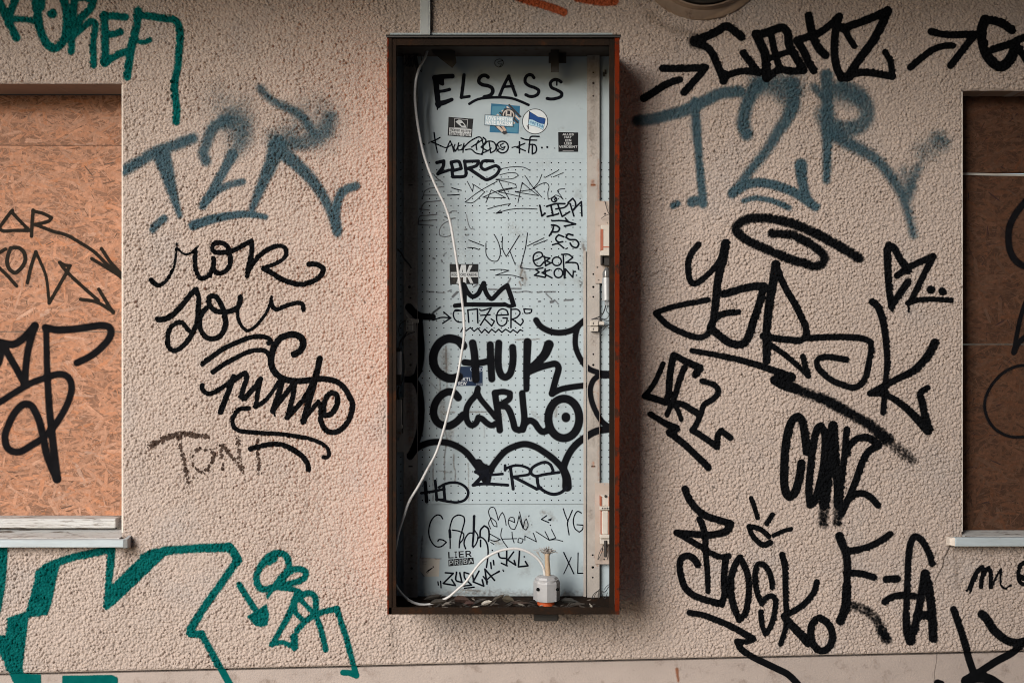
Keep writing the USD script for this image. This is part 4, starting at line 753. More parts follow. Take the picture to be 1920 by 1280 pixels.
obj('front_frame', bx(a0 - 0.012, a1 + 0.012, YF + 0.0006, YF + 0.0036, zo + 0.0012, PZ(1138, YF), 0.0006), 'rust_metal', cab)
obj('dark_backing', bx(xo0 + 0.003, xo1 - 0.003, YB + 0.012, YB + 0.014, zo + 0.004, zt - 0.003), 'hole_dark', cab)  # near-black sheet behind the panels, so their holes look dark

PIT = 13.45
gx0, gz0, NC = 791.9 - 4.5 * PIT, 298.5, 31
def plain_sheet(name, py0, py1, y):
    return obj(name, pbx(gx0, py0, gx0 + NC * PIT, py1, y, y + 0.0012), 'panel', cab)
upper = plain_sheet('back_panel', 62, 298.0, YB + 0.0012)
def perforated(name, r0, r1, y):
    """A sheet with a real hole in each cell of its grid."""
    an = np.arange(8) * np.pi / 4 - np.pi * 3 / 4
    sq = np.array([(-1, -1), (0, -1), (1, -1), (1, 0), (1, 1), (0, 1), (-1, 1), (-1, 0)]) * 0.5
    V, F = [], []
    rr = np.random.default_rng(5 + r0)
    for r in range(r0, r1):
        for c in range(NC):
            o = np.array([gx0 + (c + 0.5) * PIT, gz0 + (r + 0.5) * PIT])
            h = 1.22
            inn = o + h * np.stack([np.cos(an), np.sin(an)], 1)
            out = o + sq * PIT
            b = len(V) * 16
            V.append(np.vstack([out, inn]))
            for k in range(8):
                k2 = (k + 1) % 8
                F += [(b + k, b + k2, b + 8 + k2), (b + k, b + 8 + k2, b + 8 + k)]
    p = np.vstack(V)
    if r0 == 0: p[:, 1] += np.where(np.isclose(p[:, 1], gz0), -0.4, 0)
    v = np.stack([PX(p[:, 0], y), np.full(len(p), y), PZ(p[:, 1], y)], 1)
    m = trimesh.Trimesh(v, np.array(F)[:, ::-1], process=True); m.merge_vertices()
    return obj(name, m, 'panel', cab)
def seamed(r): return gz0 + r * PIT
perf1 = perforated('perforated_panel', 0, 23, YB)
perf2 = perforated('perforated_panel', 23, 48, YB - 0.0004)
lower = plain_sheet('back_panel', 941, 1150, YB + 0.0035)

# the two slotted uprights and what is screwed to them
YR2 = YB - 0.014
def upright(px0, px1, holes, slots):
    poly = sbox(PX(px0, YR2), PZ(1146, YR2), PX(px1, YR2), PZ(84, YR2))
    xm = PX((px0 + px1) / 2, YR2)
    cut = [Point(PX((px0 + px1) / 2 + dx, YR2), PZ(hy, YR2)).buffer(L(hr, YR2), 8) for dx, hy, hr in holes]
    cut += [sbox(xm - L(4, YR2), PZ(sy + 1.2, YR2), xm + L(4, YR2), PZ(sy - 1.2, YR2)) for sy in slots]
    face = plate(poly.difference(unary_union(cut)), YR2, YR2 + 0.0015)
    e0, e1 = PX(px0, YR2), PX(px1, YR2)
    legs = [bx(x, x + 0.0015 * s, YR2 + 0.0002, YB - 0.001, PZ(1146, YR2), PZ(84, YR2)) for x, s in ((e0, 1), (e1, -1))]
    u = obj('mounting_rail', cat(face, *legs), 'rail', cab)
    obj('dark_rail_backing', bx(e0 + 0.002, e1 - 0.002, YR2 + 0.006, YR2 + 0.007, PZ(1140, YR2), PZ(90, YR2)), 'hole_dark', cab)  # near-black sheet inside the rail, so its holes look dark
    return u
rail_l = upright(757, 782.5, [(0, 155, 1.8), (0, 179, 1.5), (-1, 514.5, 1.7), (-2, 538, 2.8), (0, 558.5, 1.6), (0, 664, 1.9), (0, 684, 2.4), (2, 1041, 1.9), (2, 1065, 2.4), (2, 1084, 1.9)], [347, 874])
rail_r = upright(1101, 1124, [(0, 136, 1.7), (0, 156, 2.3), (0, 180, 1.7), (0, 514, 1.7), (0, 538, 2.2), (0, 556.5, 1.7), (0, 664, 1.6), (0, 684, 2.2), (-1, 1040, 1.8), (-1, 1063, 2.5), (-1, 1082, 1.7)], [347, 874])

YP = YR2 - 0.004
def mplate(px0, py0, px1, py1, look='plate_pink', holes=()):
    poly = sbox(PX(px0, YP), PZ(py1, YP), PX(px1, YP), PZ(py0, YP))
    if holes: poly = poly.difference(unary_union([Point(PX(a, YP), PZ(b, YP)).buffer(L(r, YP), 6) for a, b, r in holes]))
    return obj('mounting_plate', plate(poly, YP, YP + 0.0018), look, cab)
mplate(1116, 377, 1160, 531, holes=[(1134.5, 401, 1.8), (1123, 423, 1.0), (1120.5, 501.5, 1.8), (1123, 525, 1.4), (1139, 418, 1.0)])
mplate(1115.5, 905, 1160, 1057, holes=[(1133, 1048, 1.5), (1134, 908, 1.2)])
mplate(724, 745, 757.5, 847, look='rail', holes=[(747, 822, 2.2), (745, 840, 1.4)])
def holder(px0, px1, pya, pyb, y1, y0=YP, cap=True):
    """A porcelain lamp holder: a block between two jaws, with rusty sides and a clip below."""
    h = obj('lamp_holder', cat(pbx(px0 + 2, pya, px1 - 2, pyb, y1, y0, 0.002), pbx(px0, pyb - 1, px1, pyb + 8, y1 - 0.006, y0, 0.0015), pbx(px0 + 1, pya - 6, px1 - 1, pya + 1, y1 + 0.003, y0, 0.0015)), 'porcelain', cab)
    obj('rusty_edge', cat(pbx(px0 + 1.0, pya + 1.5, px0 + 5, pyb - 2, y1 - 0.0012, y0), pbx(px0 + 1.0, pyb - 9, px1 - 2.2, pyb - 7, y1 - 0.0010, y0)), 'copper_edge', h)
    obj('jaw', cat(*[pbx(a, pyb + 8, a + 2.2, pyb + 24, y1 + 0.004, y0) for a in (px0 + 1, px1 - 4)], pbx(px0 + 7, pyb + 8, px1 - 7, pyb + 26, y1 + 0.008, y0)), 'black_metal', h)
    return h
holder(1126, 1160, 428, 471, YP - 0.03)
h2 = obj('lamp_holder', cat(pbx(1126.5, 928, 1143, 948, YP - 0.02, YP, 0.002), pbx(1124.5, 949, 1145, 956, YP - 0.03, YP, 0.002), pbx(1128.5, 957, 1141, 1002, YP - 0.026, YP, 0.003), pbx(1125, 1002, 1144, 1009, YP - 0.03, YP, 0.002), pbx(1125.5, 1009, 1144, 1020, YP - 0.022, YP, 0.002)), 'porcelain', cab)
obj('rusty_edge', cat(*[pbx(a, b, a + 3, c, YP - 0.023, YP) for a, b, c in ((1125, 930, 949), (1141, 930, 949), (1127, 958, 1001), (1139.5, 958, 1001))]), 'copper_edge', h2)
obj('print', cat(*[pbx(a, 951, a + 1.6, 953.8, YP - 0.0306, YP - 0.0295) for a in (1129, 1132, 1135, 1138, 1141)]), 'wire', h2)
obj('screw', trimesh.Trimesh(*(lambda c: (np.array(c.vertices)[:, [0, 2, 1]] + [PX(1134.5, YP), YP - 0.021, PZ(928, YP)], np.array(c.faces)[:, ::-1]))(trimesh.creation.cylinder(L(2.6), 0.004, sections=12))), 'black_metal', h2)
obj('spring_clip', cat(tube([(PX(1134, YP), YP - 0.024, PZ(y, YP)) for y in (1010, 1020, 1030, 1041)], [0.0045] * 3 * 6 + [0.004], 8), tube([(PX(a, YP), YP - 0.02, PZ(b, YP)) for a, b in ((1128, 1030), (1130, 1020), (1134, 1016), (1138, 1022), (1139, 1034))], 0.0012, 6)), 'black_metal', h2)
hl = obj('lamp_holder', cat(pbx(741, 749, 753, 799, YP - 0.022, YP, 0.002), pbx(740.5, 797, 754, 804, YP - 0.026, YP, 0.0015)), 'rail', cab)
obj('rusty_edge', pbx(754, 747, 756, 812, YP - 0.006, YP - 0.0005), 'black_metal', hl)

def vcyl(px, pya, pyb, r_px, y, ra=None, sections=24):
    r0 = L(r_px, y); z0, z1 = PZ(pyb, y), PZ(pya, y)
    prof = np.array([(0, z0), (r0 * 0.94, z0), (r0, z0 + 0.002), (r0, z0 + 0.004), (r0 * 0.96, z0 + 0.005), (r0 * 0.96, z1 - 0.003), (r0 * 0.9, z1), (0, z1)])
    m = trimesh.creation.revolve(prof, sections=sections)
    m.apply_translation((PX(px, y), y, 0)); return m
yc = YB - 0.030
cpr = obj('capacitor', vcyl(1137, 521, 564, 8.6, yc), 'aluminium', cab, smooth=35)
obj('dark_shoulder', trimesh.convex.convex_hull(np.vstack([np.array([(PX(1137, yc) + math.cos(t) * L(r, yc), yc + math.sin(t) * L(r, yc), PZ(b, yc)) for t in np.linspace(0, 6.28, 16)]) for r, b in ((7.4, 521), (7.4, 511), (4.5, 505), (2.5, 501))])), 'lamp_glass', cpr, smooth=50)
obj('terminal', cat(*[bx(PX(a, yc), PX(a + 3, yc), yc - 0.005, yc + 0.005, PZ(572, yc), PZ(563, yc)) for a in (1134, 1139)]), 'aluminium', cpr)
cpl = obj('capacitor', vcyl(747.5, 659, 702, 6.6, yc), 'grey_plastic', cab, smooth=35)
for a, b, c, d in ((744, 751, 659, 652), (743, 752, 722, 702)): obj('end_fitting', bx(PX(a, yc), PX(b, yc), yc - 0.006, yc + 0.006, PZ(c, yc), PZ(d, yc), 0.001), 'black_metal', cpl)

def block(px0, py0, px1, py1, y, rows=2):
    b = obj('terminal_block', cat(*[pbx(px0, py0 + (py1 - py0) * k / rows, px1 - 6, py0 + (py1 - py0) * (k + 0.93) / rows, y - 0.014, y, 0.0015) for k in range(rows)], pbx(px1 - 6.5, py0 + 1, px1 + 5, py0 + 8, y - 0.010, y, 0.001)), 'porcelain', cab)
    obj('screw', cat(*[bx(PX(px0 + 4, y), PX(px0 + 5.4, y), y - 0.0148, y - 0.0138, PZ(py0 + (py1 - py0) * (k + 0.7) / rows, y), PZ(py0 + (py1 - py0) * (k + 0.3) / rows, y)) for k in range(rows)]), 'wire', b)
    return b
block(1107, 601, 1128, 622, YR2)
block(1105, 1126, 1127, 1137, YR2, 1)
block(761, 597, 780, 621, YR2)
def wire(pts, r, y=None, look='wire', name='wire'):
    return obj(name, tube([(PX(a, yy), yy, PZ(b, yy)) for a, b, yy in pts], r, 6), look, cab)
yw = YR2 - 0.018
wire([(1134, 377, yw + .01), (1137, 388, yw), (1141, 399, yw), (1147, 404, yw + .004)], 0.0011)
wire([(1127, 410, yw + .008), (1134, 405, yw), (1144, 401, yw)], 0.0010)
wire([(1136, 572, yw), (1133, 582, yw), (1128, 591, yw), (1118, 596, yw), (1109, 599, yw)], 0.0018)
wire([(1140, 572, yw), (1137, 582, yw - .004), (1142, 590, yw), (1136, 598, yw), (1126, 597, yw)], 0.0011)
wire([(1148, 598, yw), (1140, 602, yw), (1134, 600, yw), (1124, 598, yw), (1112, 598, yw)], 0.0011)
wire([(1147, 608, yw), (1138, 610, yw - .004), (1131, 618, yw), (1120, 623, yw), (1110, 622, yw)], 0.0013)
wire([(1101, 611.5, YR2 - .015), (1118, 611.5, YR2 - .0155), (1140, 611, YR2 - .012)], 0.0007)
wire([(1131, 1028, yw), (1126, 1040, yw), (1121, 1049, yw), (1124, 1036, yw), (1129, 1026, yw)], 0.0010)
wire([(1139, 1032, yw), (1140, 1042, yw), (1138, 1049, yw)], 0.0010)
wire([(1108, 1126, yw), (1113, 1114, yw), (1122, 1107, yw), (1134, 1109, yw), (1141, 1100, yw), (1146, 1096, yw)], 0.0012)
wire([(1122, 1128, yw), (1122, 1114, yw), (1124, 1104, yw), (1134, 1122, yw), (1139, 1110, yw)], 0.0010)
wire([(1124, 1104, yw), (1116, 1114, yw), (1112, 1126, yw)], 0.0010)
wire([(1133, 1104, yw), (1138, 1098, yw), (1144, 1094, yw)], 0.0010)
wire([(764, 622, yw), (756, 632, yw), (750, 642, yw), (748, 653, yw)], 0.0022)
wire([(778, 622, yw), (766, 626, yw), (757, 634, yw), (754, 648, yw)], 0.0015)
wire([(762, 600, yw), (752, 606, yw), (748, 616, yw), (749, 630, yw)], 0.0012)
wire([(762, 590, yw), (768, 598, yw), (775, 602, yw)], 0.0016, look='porcelain')
wire([(756, 662, yw), (758, 690, yw), (757, 706, yw), (752, 720, yw)], 0.0013)
wire([(748, 724, yw), (746, 738, yw), (748, 750, yw)], 0.0030)
wire([(745, 467, yw), (752, 474, yw), (757, 484, yw), (768, 497, yw - .004), (771, 503, yw - .006)], 0.0024)
wire([(741, 345, yw), (739, 360, yw), (741, 375, yw)], 0.0008)
# at the top: a dark rod on two brackets
yt = YB - 0.05
wire([(744, 90, yt), (780, 91, yt), (840, 92, yt), (900, 92.5, yt), (960, 93, yt), (1040, 94, yt), (1068, 91, yt), (1096, 90, yt)], 0.0024, look='black_metal', name='rod')
def bracket(p, y0=YB - 0.075, y1=YB - 0.05):
    pts = np.array([(PX(a, y), y, PZ(b, y)) for y in (y0, y1) for a, b in p])
    return trimesh.convex.convex_hull(pts)
obj('hanger', cat(bracket([(1033, 72), (1048, 72), (1048, 136), (1033, 136)]), bx(PX(1029, yt), PX(1062, yt), yt + .008, yt + .012, PZ(117, yt), PZ(95, yt))), 'black_metal', cab)
obj('hanger', cat(bracket([(803, 84), (835, 86), (853, 97), (856, 118), (848, 128), (830, 113), (812, 100)])), 'black_metal', cab)
obj('wire_bundle', cat(*[tube([(PX(a + r1, yt), yt + .02, PZ(b + r2, yt)) for (a, b), (r1, r2) in zip(((745 + k * 7, 86), (752 + k * 6, 100), (758 + k * 5, 116 + k * 3), (770 + k * 2, 104), (800, 90)), rng.uniform(-3, 3, (5, 2)))], 0.0012, 6) for k in range(7)]), 'wire', cab)
obj('screw_head', trimesh.creation.icosphere(2, L(4.2)).apply_scale((1, 0.5, 1)).apply_translation((PX(1112, YR2), YR2 - 0.001, PZ(92, YR2))), 'aluminium', cab)
obj('latch_hole', cat(*[bx(PX(1133 + d, YB), PX(1137 + d, YB), YB - 0.003, YB - 0.001, PZ(140 + e, YB), PZ(131 + e, YB), 0.001) for d, e in ((0, 0), (-2.5, 4))]), 'wire', cab)
obj('fine_strip', pbx(1094, 470, 1099, 1138, YB - 0.006, YB - 0.0015, 0.0008), 'rail', cab)

# ---- writing inside
def on_rail(x0, x1): return lambda xx, yy: ((xx > x0) & (xx < x1)).astype(float)
def off_rails(xx, yy): return (((xx > 783) & (xx < 1100)) | (xx < 756) | ((xx > 1125) & (xx < 1160))).astype(float)
for k, (where, look, soft, g, label, text) in enumerate(TAGS_CAB):
    par, y = {'u': (upper, YB + 0.0012), 'p': (perf1, YB), 'q': (perf2, YB - 0.0004), 'l': (lower, YB + 0.0035)}[where[0]]
    yk = y - 0.0005 - 0.00008 * (k % 6)
    wide = len(where) > 1
    paint_on(par, 'writing', text, look, soft, g, yk, label, off_rails if wide else None)
    if wide:
        paint_on(rail_l, 'spray_end', text, look, soft, g, YR2 - 0.0006, None, on_rail(757.2, 782.2))
        paint_on(rail_r, 'spray_end', text, look, soft, g, YR2 - 0.0006, None, on_rail(1101.2, 1123.8))
for par, y, look, text in SMEARS:
    par, y = {'u': (upper, YB + 0.0012), 'p': (perf1, YB), 'q': (perf2, YB - 0.0004), 'l': (lower, YB + 0.0035), 'r': (rail_r, YR2), 's': (rail_l, YR2)}[par]
    sm = paint_on(par, 'smear', text, look, 2.0, 1.2, y - 0.00035, None)
    if sm: tag(sm, kind='stuff')

# ---- stickers
def sticker(parent, y, corners, layers, label, name='sticker', thick=0.0003):
    """corners: the four image corners (top left, top right, bottom right, bottom left); layers: (polygon or text in 0..1 coordinates, colour)."""
    c = np.array(corners, float)
    def at(u, v):
        p = (1 - u)[:, None] * (1 - v)[:, None] * c[0] + u[:, None] * (1 - v)[:, None] * c[1] + u[:, None] * v[:, None] * c[2] + (1 - u)[:, None] * v[:, None] * c[3]
        return p
    V, F, T, n = [], [], [], 0
    for k, (what, col) in enumerate(layers):
        if isinstance(what, Polygon) or hasattr(what, 'geoms'):
            for gm in getattr(what, 'geoms', [what]):
                if gm.is_empty or gm.area < 1e-7 or not hasattr(gm, 'exterior'): continue
                v2, f = trimesh.creation.triangulate_polygon(gm, engine='earcut')
                uv = np.array(v2)
                p = at(uv[:, 0], uv[:, 1]); yy = y - thick - 0.00008 * k
                V.append(np.stack([PX(p[:, 0], yy), np.full(len(p), yy), PZ(p[:, 1], yy)], 1)); F.append(np.array(f)[:, ::-1] + n); T.append(np.tile(col, (len(p), 1))); n += len(p)
        else:
            s, u0, v0, u1, v1, bold = what
            tm = meshkit.text_mesh(s, 1.0, 0.01, bold)
            v3, f = np.array(tm.vertices), np.array(tm.faces)
            front = (v3[f][:, :, 2] > 0.005).all(1); f = f[front]
            b = tm.bounds
            u = u0 + (v3[:, 0] - b[0, 0]) / (b[1, 0] - b[0, 0]) * (u1 - u0); v = v1 - (v3[:, 1] - b[0, 1]) / (b[1, 1] - b[0, 1]) * (v1 - v0)
            p = at(u, v); yy = y - thick - 0.00008 * k
            V.append(np.stack([PX(p[:, 0], yy), np.full(len(p), yy), PZ(p[:, 1], yy)], 1)); F.append(f + n); T.append(np.tile(col, (len(p), 1))); n += len(p)
    V, F, T = np.vstack(V), np.vstack(F), np.vstack(T)
    keep, inv = np.unique(F, return_inverse=True)
    return obj(name, (V[keep], inv.reshape(-1, 3)), 'print', parent, label, col=T[keep])
K0, W0 = (0.006, 0.007, 0.009), (0.40, 0.43, 0.45)
U = sbox(0, 0, 1, 1)
def R(u0, v0, u1, v1): return sbox(u0, v0, u1, v1)
yu = YB + 0.0012
sticker(upper, yu, [(841, 219.5), (887.5, 223), (884.5, 258), (839.5, 254.5)], [(U, K0), (R(.24, .06, .78, .54), W0), (R(.26, .08, .76, .52), K0),
    (Polygon([(.29, .22), (.42, .10), (.52, .12), (.70, .36), (.74, .50), (.56, .50), (.40, .34)]), W0), (Polygon([(.48, .30), (.58, .26), (.68, .40), (.56, .42)]), K0),
    (R(.05, .56, .96, .95), (0.42, 0.45, 0.47)), (('Waren es irre', .09, .58, .93, .75, True), K0), (('Techno-Fans?', .07, .77, .94, .95, True), K0)], 'black sticker with a pale picture over two lines of small print')
BL = (0.022, 0.115, 0.215)
stripes = [(Polygon([(a, b), (a + .05, b - .04), (a + .05 + l, b + l * .95 - .04), (a + l, b + l * .95)]), c) for a, b, l, c in
           ((.12, .44, .30, (.03, .03, .035)), (.20, .38, .34, (.45, .40, .37)), (.28, .30, .40, (.03, .03, .035)), (.36, .23, .46, (.45, .40, .37)), (.44, .16, .50, (.03, .03, .035)), (.52, .08, .46, (.45, .40, .37)), (.58, .0, .44, (.03, .03, .035)))]
bands = unary_union([Polygon([(0.10 + t, 0.52 - t * .9), (0.16 + t, 0.46 - t * .9), (0.52 + t, .96 - t * .62), (0.46 + t, 1.02 - t * .62)]) for t in np.linspace(0, .5, 7)])
sticker(upper, yu, [(921, 194), (975, 199), (972.5, 251), (918, 248)], [(U, BL), (Polygon([(.05, .1), (.5, .06), (.35, .5), (.02, .8)]), (0.06, 0.19, 0.28)), (Polygon([(.55, .7), (.98, .6), (.96, .97), (.6, .95)]), (0.055, 0.18, 0.27))] + stripes +
    [(Point(.62, .36).buffer(.24), (.02, .02, .025)), (Point(.62, .36).buffer(.20), (.40, .37, .35)), (Point(.62, .36).buffer(.16), (.02, .02, .025)), (R(.52, .22, .57, .50), (.42, .40, .38)), (R(.67, .22, .72, .50), (.42, .40, .38)), (R(.52, .33, .72, .38), (.42, .40, .38)),
     (Polygon([(.10, .74), (.30, .70), (.62, .98), (.50, 1.06)]), (.03, .03, .035)), (Polygon([(.22, .80), (.30, .76), (.48, .92), (.42, .98)]), (.42, .36, .32)), (Polygon([(.36, .74), (.44, .72), (.58, .90), (.50, .94)]), (.40, .30, .24)),
     (R(-.20, .40, .80, .77), K0), (R(-.185, .415, .785, .755), (0.30, 0.40, 0.47)), (('LOVE HERTHA', -.14, .445, .76, .575, True), (.66, .70, .72)), (('HATE RACISM', -.15, .60, .75, .735, True), (.66, .70, .72))], 'blue square sticker with crossed striped bands and a two line banner')
fl1 = Polygon([(.30, .13), (.45, .22), (.62, .33), (.80, .36), (.90, .40), (.86, .60), (.74, .58), (.58, .52), (.42, .43), (.28, .40)])
fl2 = Polygon([(.28, .41), (.42, .44), (.58, .53), (.74, .59), (.86, .61), (.80, .82), (.66, .74), (.50, .68), (.36, .66), (.24, .60)])
ring = Point(.5, .5).buffer(.5, 24)
sticker(upper, yu, [(979, 204), (1027.5, 204), (1027.5, 252), (979, 252)], [(ring, K0), (Point(.5, .5).buffer(.472, 24), (0.52, 0.57, 0.60)), (Polygon([(.27, .10), (.305, .10), (.25, .78), (.21, .78)]), (.05, .05, .06)), (Polygon([(.17, .64), (.27, .70), (.26, .84), (.22, .76)]), (.05, .05, .06)), (fl1.buffer(.012), K0), (fl1, (0.012, 0.055, 0.20)), (fl2.buffer(.012), (.03, .05, .10)), (fl2, (0.33, 0.50, 0.60))] +
    [((t, .30 + .088 * i, .47 + .032 * i, .30 + .088 * i + .07, .58 + .032 * i, True), (0.02, 0.12, 0.28)) for i, t in enumerate(('H', 'e', 'r', 't', 'h', 'a'))], 'round white sticker showing a blue and white flag')
sticker(upper, yu, [(1046.5, 248), (1084, 248.5), (1084, 285), (1047, 285)], [(U, K0)] + [((t, .5 - w, a, .5 + w, a + .115, True), W0) for t, w, a in (('ALLES', .28, .045), ('HAT', .18, .195), ('EIN', .15, .355), ('LIED', .19, .51), ('VERDIENT', .46, .68))] + [(R(.22, .92, .78, .95), (.25, .26, .27))], 'small black square sticker with five short lines of white capitals')
ak = [(Polygon([(.22, .97), (.30, .97), (.46, .22), (.46, .97), (.56, .97), (.56, .04), (.40, .04)]), W0), (R(.56, .04, .57, .97), W0), (Polygon([(.57, .50), (.68, .06), (.79, .06), (.66, .46), (.82, .95), (.71, .95), (.60, .60)]), W0)]
sticker(perf1, YB, [(843, 495), (897, 495), (897, 532.5), (844, 533)], [(U, K0)] + ak + [(R(.03, .40, .98, .66), W0), (('ROCKFORD KABINE', .06, .455, .95, .60, True), K0)], 'black and white sticker with two big joined capitals and a line of print across')
sticker(perf2, YB - .0004, [(857.5, 687), (905, 687), (905, 723), (856, 723.5)], [(U, (0.010, 0.022, 0.052)), (Point(.60, .14).buffer(.10), (.25, .30, .36)), (Point(.60, .14).buffer(.075), (0.010, 0.022, 0.052)), (Point(.90, .16).buffer(.11), (.30, .34, .40)), (Point(.90, .16).buffer(.08), (0.010, 0.022, 0.052)), (Point(.89, .16).buffer(.04), (.30, .34, .40)),
    (('HKTLL', .10, .56, .66, .74, True), (.45, .48, .52)), (('REW', .06, .78, .38, .95, True), (.45, .48, .52)), (('8 11 02', .76, .87, .98, .95, True), (.35, .38, .42))], 'dark navy sticker half covered by the fat black letters')
sticker(lower, YB + .0035, [(786.5, 1044), (824.5, 1047), (823, 1080), (787.5, 1080.5)], [(Polygon([(0, 0), (1, 0), (1, 1), (.3, 1), (0, .7)]), (0.40, 0.375, 0.335)), (Polygon([(.36, .74), (.40, .66), (.64, .50), (.67, .55), (.44, .74), (.40, .80)]), K0), (Point(.39, .76).buffer(.055), K0), (Point(.39, .76).buffer(.025), (.4, .37, .33)), (Point(.69, .47).buffer(.04), K0), (R(.12, .18, .38, .20), (.2, .18, .16)), (R(.12, .25, .38, .27), (.2, .18, .16)), (R(.12, .32, .34, .34), (.2, .18, .16)), (Polygon([(.02, .72), (.26, 1.0), (.16, .98)]), (.16, .15, .14))], 'yellowed paper label with a small black pointer drawn on it')
lier = [((t, u, .02, u + w, .44, True), K0) for t, u, w in (('L', .02, .21), ('I', .27, .10), ('E', .43, .20), ('R', .69, .23))]
stamp = [(R(a, .50, a + w, .94), K0) for a, w in ((.02, .20), (.235, .19), (.44, .11), (.565, .19), (.77, .21))]
white = [((t, u, .58, u + w, .87, False), (.36, .42, .45)) for t, u, w in (('P', .06, .13), ('R', .265, .14), ('I', .475, .045), ('B', .60, .13), ('A', .79, .17))]
sticker(lower, YB + .0035, [(839, 1033.5), (887, 1030.5), (890, 1058), (840, 1063)], lier + stamp + white, 'two stamped words in heavy capitals, the lower one reversed white on black', name='stamped_print', thick=0.0002)

# ---------------------------------------------------------------- loose things in and on the cabinet
def cable(pts): return [(PX(a, y), y, PZ(b, y)) for a, b, y in pts]
ya = -0.11
c1 = [(801, 96, -0.075), (797, 108, -0.085), (789, 122, -0.095), (781, 145, ya), (778, 170, ya), (779, 200, ya), (785, 245, ya), (796, 295, ya), (815, 345, ya), (834, 385, ya), (843, 412, ya), (850, 450, ya), (857, 495, ya), (864, 545, ya), (869, 590, ya), (870, 630, ya), (865, 665, ya), (857, 710, ya), (845, 755, ya), (832, 805, ya), (817, 850, ya), (800, 882, ya - .02), (785, 910, ya - .04), (767, 940, ya - .05), (757, 968, ya - .055), (748, 995, ya - .06), (742, 1025, ya - .06), (739, 1060, ya - .06), (740, 1090, ya - .06), (748, 1106, ya - .04), (762, 1121, ya - .03), (778, 1130, ya - .02), (800, 1133, ya - .01), (825, 1126, ya), (842, 1118, ya), (856, 1106, ya), (872, 1092, ya), (888, 1070, ya), (905, 1050, ya), (925, 1037, ya), (945, 1030, ya), (968, 1028, ya), (990, 1034, ya), (1008, 1047, ya), (1018, 1062, ya), (1022, 1082, ya)]
cbl = obj('white_cable', tube(cable(c1), 0.0039, 10, 5), 'white_pvc', smooth=50)
tag(cbl, 'white electric cable hanging in a long curve through the open cabinet', 'cable')

yk = -0.115
con = thing('power_connector', 'chunky grey plug connector with a red collar, standing at the bottom of the cabinet', 'connector')
def ring(px, py, r, y, n=28, flat=1.0): return np.array([(PX(px, y) + math.cos(t) * L(r, y), y + math.sin(t) * L(r, y) * flat, PZ(py, y)) for t in np.linspace(0, 2 * np.pi, n, endpoint=False)])
obj('body', trimesh.convex.convex_hull(np.vstack([ring(1025, p, r, yk) for p, r in ((1124, 22), (1084, 22.5))])), 'grey_plastic', con, smooth=40)
obj('shoulder', trimesh.convex.convex_hull(np.vstack([ring(1025, p, r, yk, 8) for p, r in ((1123, 25), (1090, 25), (1080, 19), (1078, 10))])), 'grey_plastic', con, smooth=25)
obj('collar', trimesh.convex.convex_hull(np.vstack([ring(1024, p, r, yk) for p, r in ((1123, 17), (1137, 16))])), 'red_plastic', con, smooth=40)
obj('socket_foot', bx(PX(1000, -.12), PX(1046, -.12), -.17, -.10, zo - 0.034, zo - 0.0005, 0.004), 'black_metal', con)
for a in (1008.5, 1045.5):
    yh = yk - L(21, yk) + (0.0008 if a < 1020 else 0.004)
    d = trimesh.creation.icosphere(2, L(3.1)); d.apply_translation((PX(a, yh), yh + 0.001, PZ(1104.5, yh)))
    obj('screw_hole', d, 'hole_dark', con)
obj('sleeve', tube(cable([(1028, 1084, yk), (1027, 1065, yk), (1026, 1050, yk), (1026, 1037, yk)]), 0.0078, 14), 'tan_sleeve', con, smooth=40)
fr = np.random.default_rng(3); tufts = []
for k in range(46):
    a0, b0 = 1026 + fr.uniform(-5, 5), 1040
    dx, dy = fr.normal(0, 7.5), fr.uniform(6, 17)
    tufts.append(tube(cable([(a0, b0, yk + fr.uniform(-.006, .006)), (a0 + dx * .5, b0 - dy * .65, yk + fr.uniform(-.01, .01)), (a0 + dx * 1.1 + fr.normal(0, 2), b0 - dy + abs(dx) * .3, yk + fr.uniform(-.016, .016))]), 0.0010, 5, 3))
for k in range(3): tufts.append(tube(cable([(1018, 1050, yk - .01), (1012 - k, 1042 - k, yk - .012), (1009 - k * 2, 1033, yk - .012)]), 0.0010, 5, 3))
obj('frayed_end', cat(*tufts), 'fray', con)

# dead leaves and rubbish on the cabinet's floor
def leaf(n_seed, px, py, y, ln, wd, rot, tone, curl):
    r = np.random.default_rng(n_seed)
    u = np.linspace(0, 1, 9); half = np.sin(np.pi * u ** 0.8) * (1 + r.normal(0, .12, 9)) * wd / 2
    c = np.stack([(u - .5) * ln, np.zeros(9)], 1)
    up = np.stack([c[:, 0], c[:, 1] + half], 1); dn = np.stack([c[:, 0], c[:, 1] - half], 1)
    P = np.vstack([up, c, dn]); cr, sr = math.cos(rot), math.sin(rot)
    x, z = P[:, 0] * cr - P[:, 1] * sr, P[:, 0] * sr + P[:, 1] * cr
    yy = y + curl * np.r_[np.abs(half), np.zeros(9), np.abs(half)] + 0.15 * P[:, 0] * curl
    v = np.stack([PX(px, y) + x, yy, PZ(py, y) + z], 1)
    f = []
    for b in (0, 9):
        for i in range(8): f += [(b + i, b + 9 + i, b + i + 1), (b + i + 1, b + 9 + i, b + 10 + i)]
    f = np.array(f); n = len(v)
    v2 = np.vstack([v, v + [0, 0.0007, 0.0003]])
    f = np.vstack([f[:, ::-1], f + n])
    t = np.array(tone)
    return v2, f, np.tile(t, (len(v2), 1))
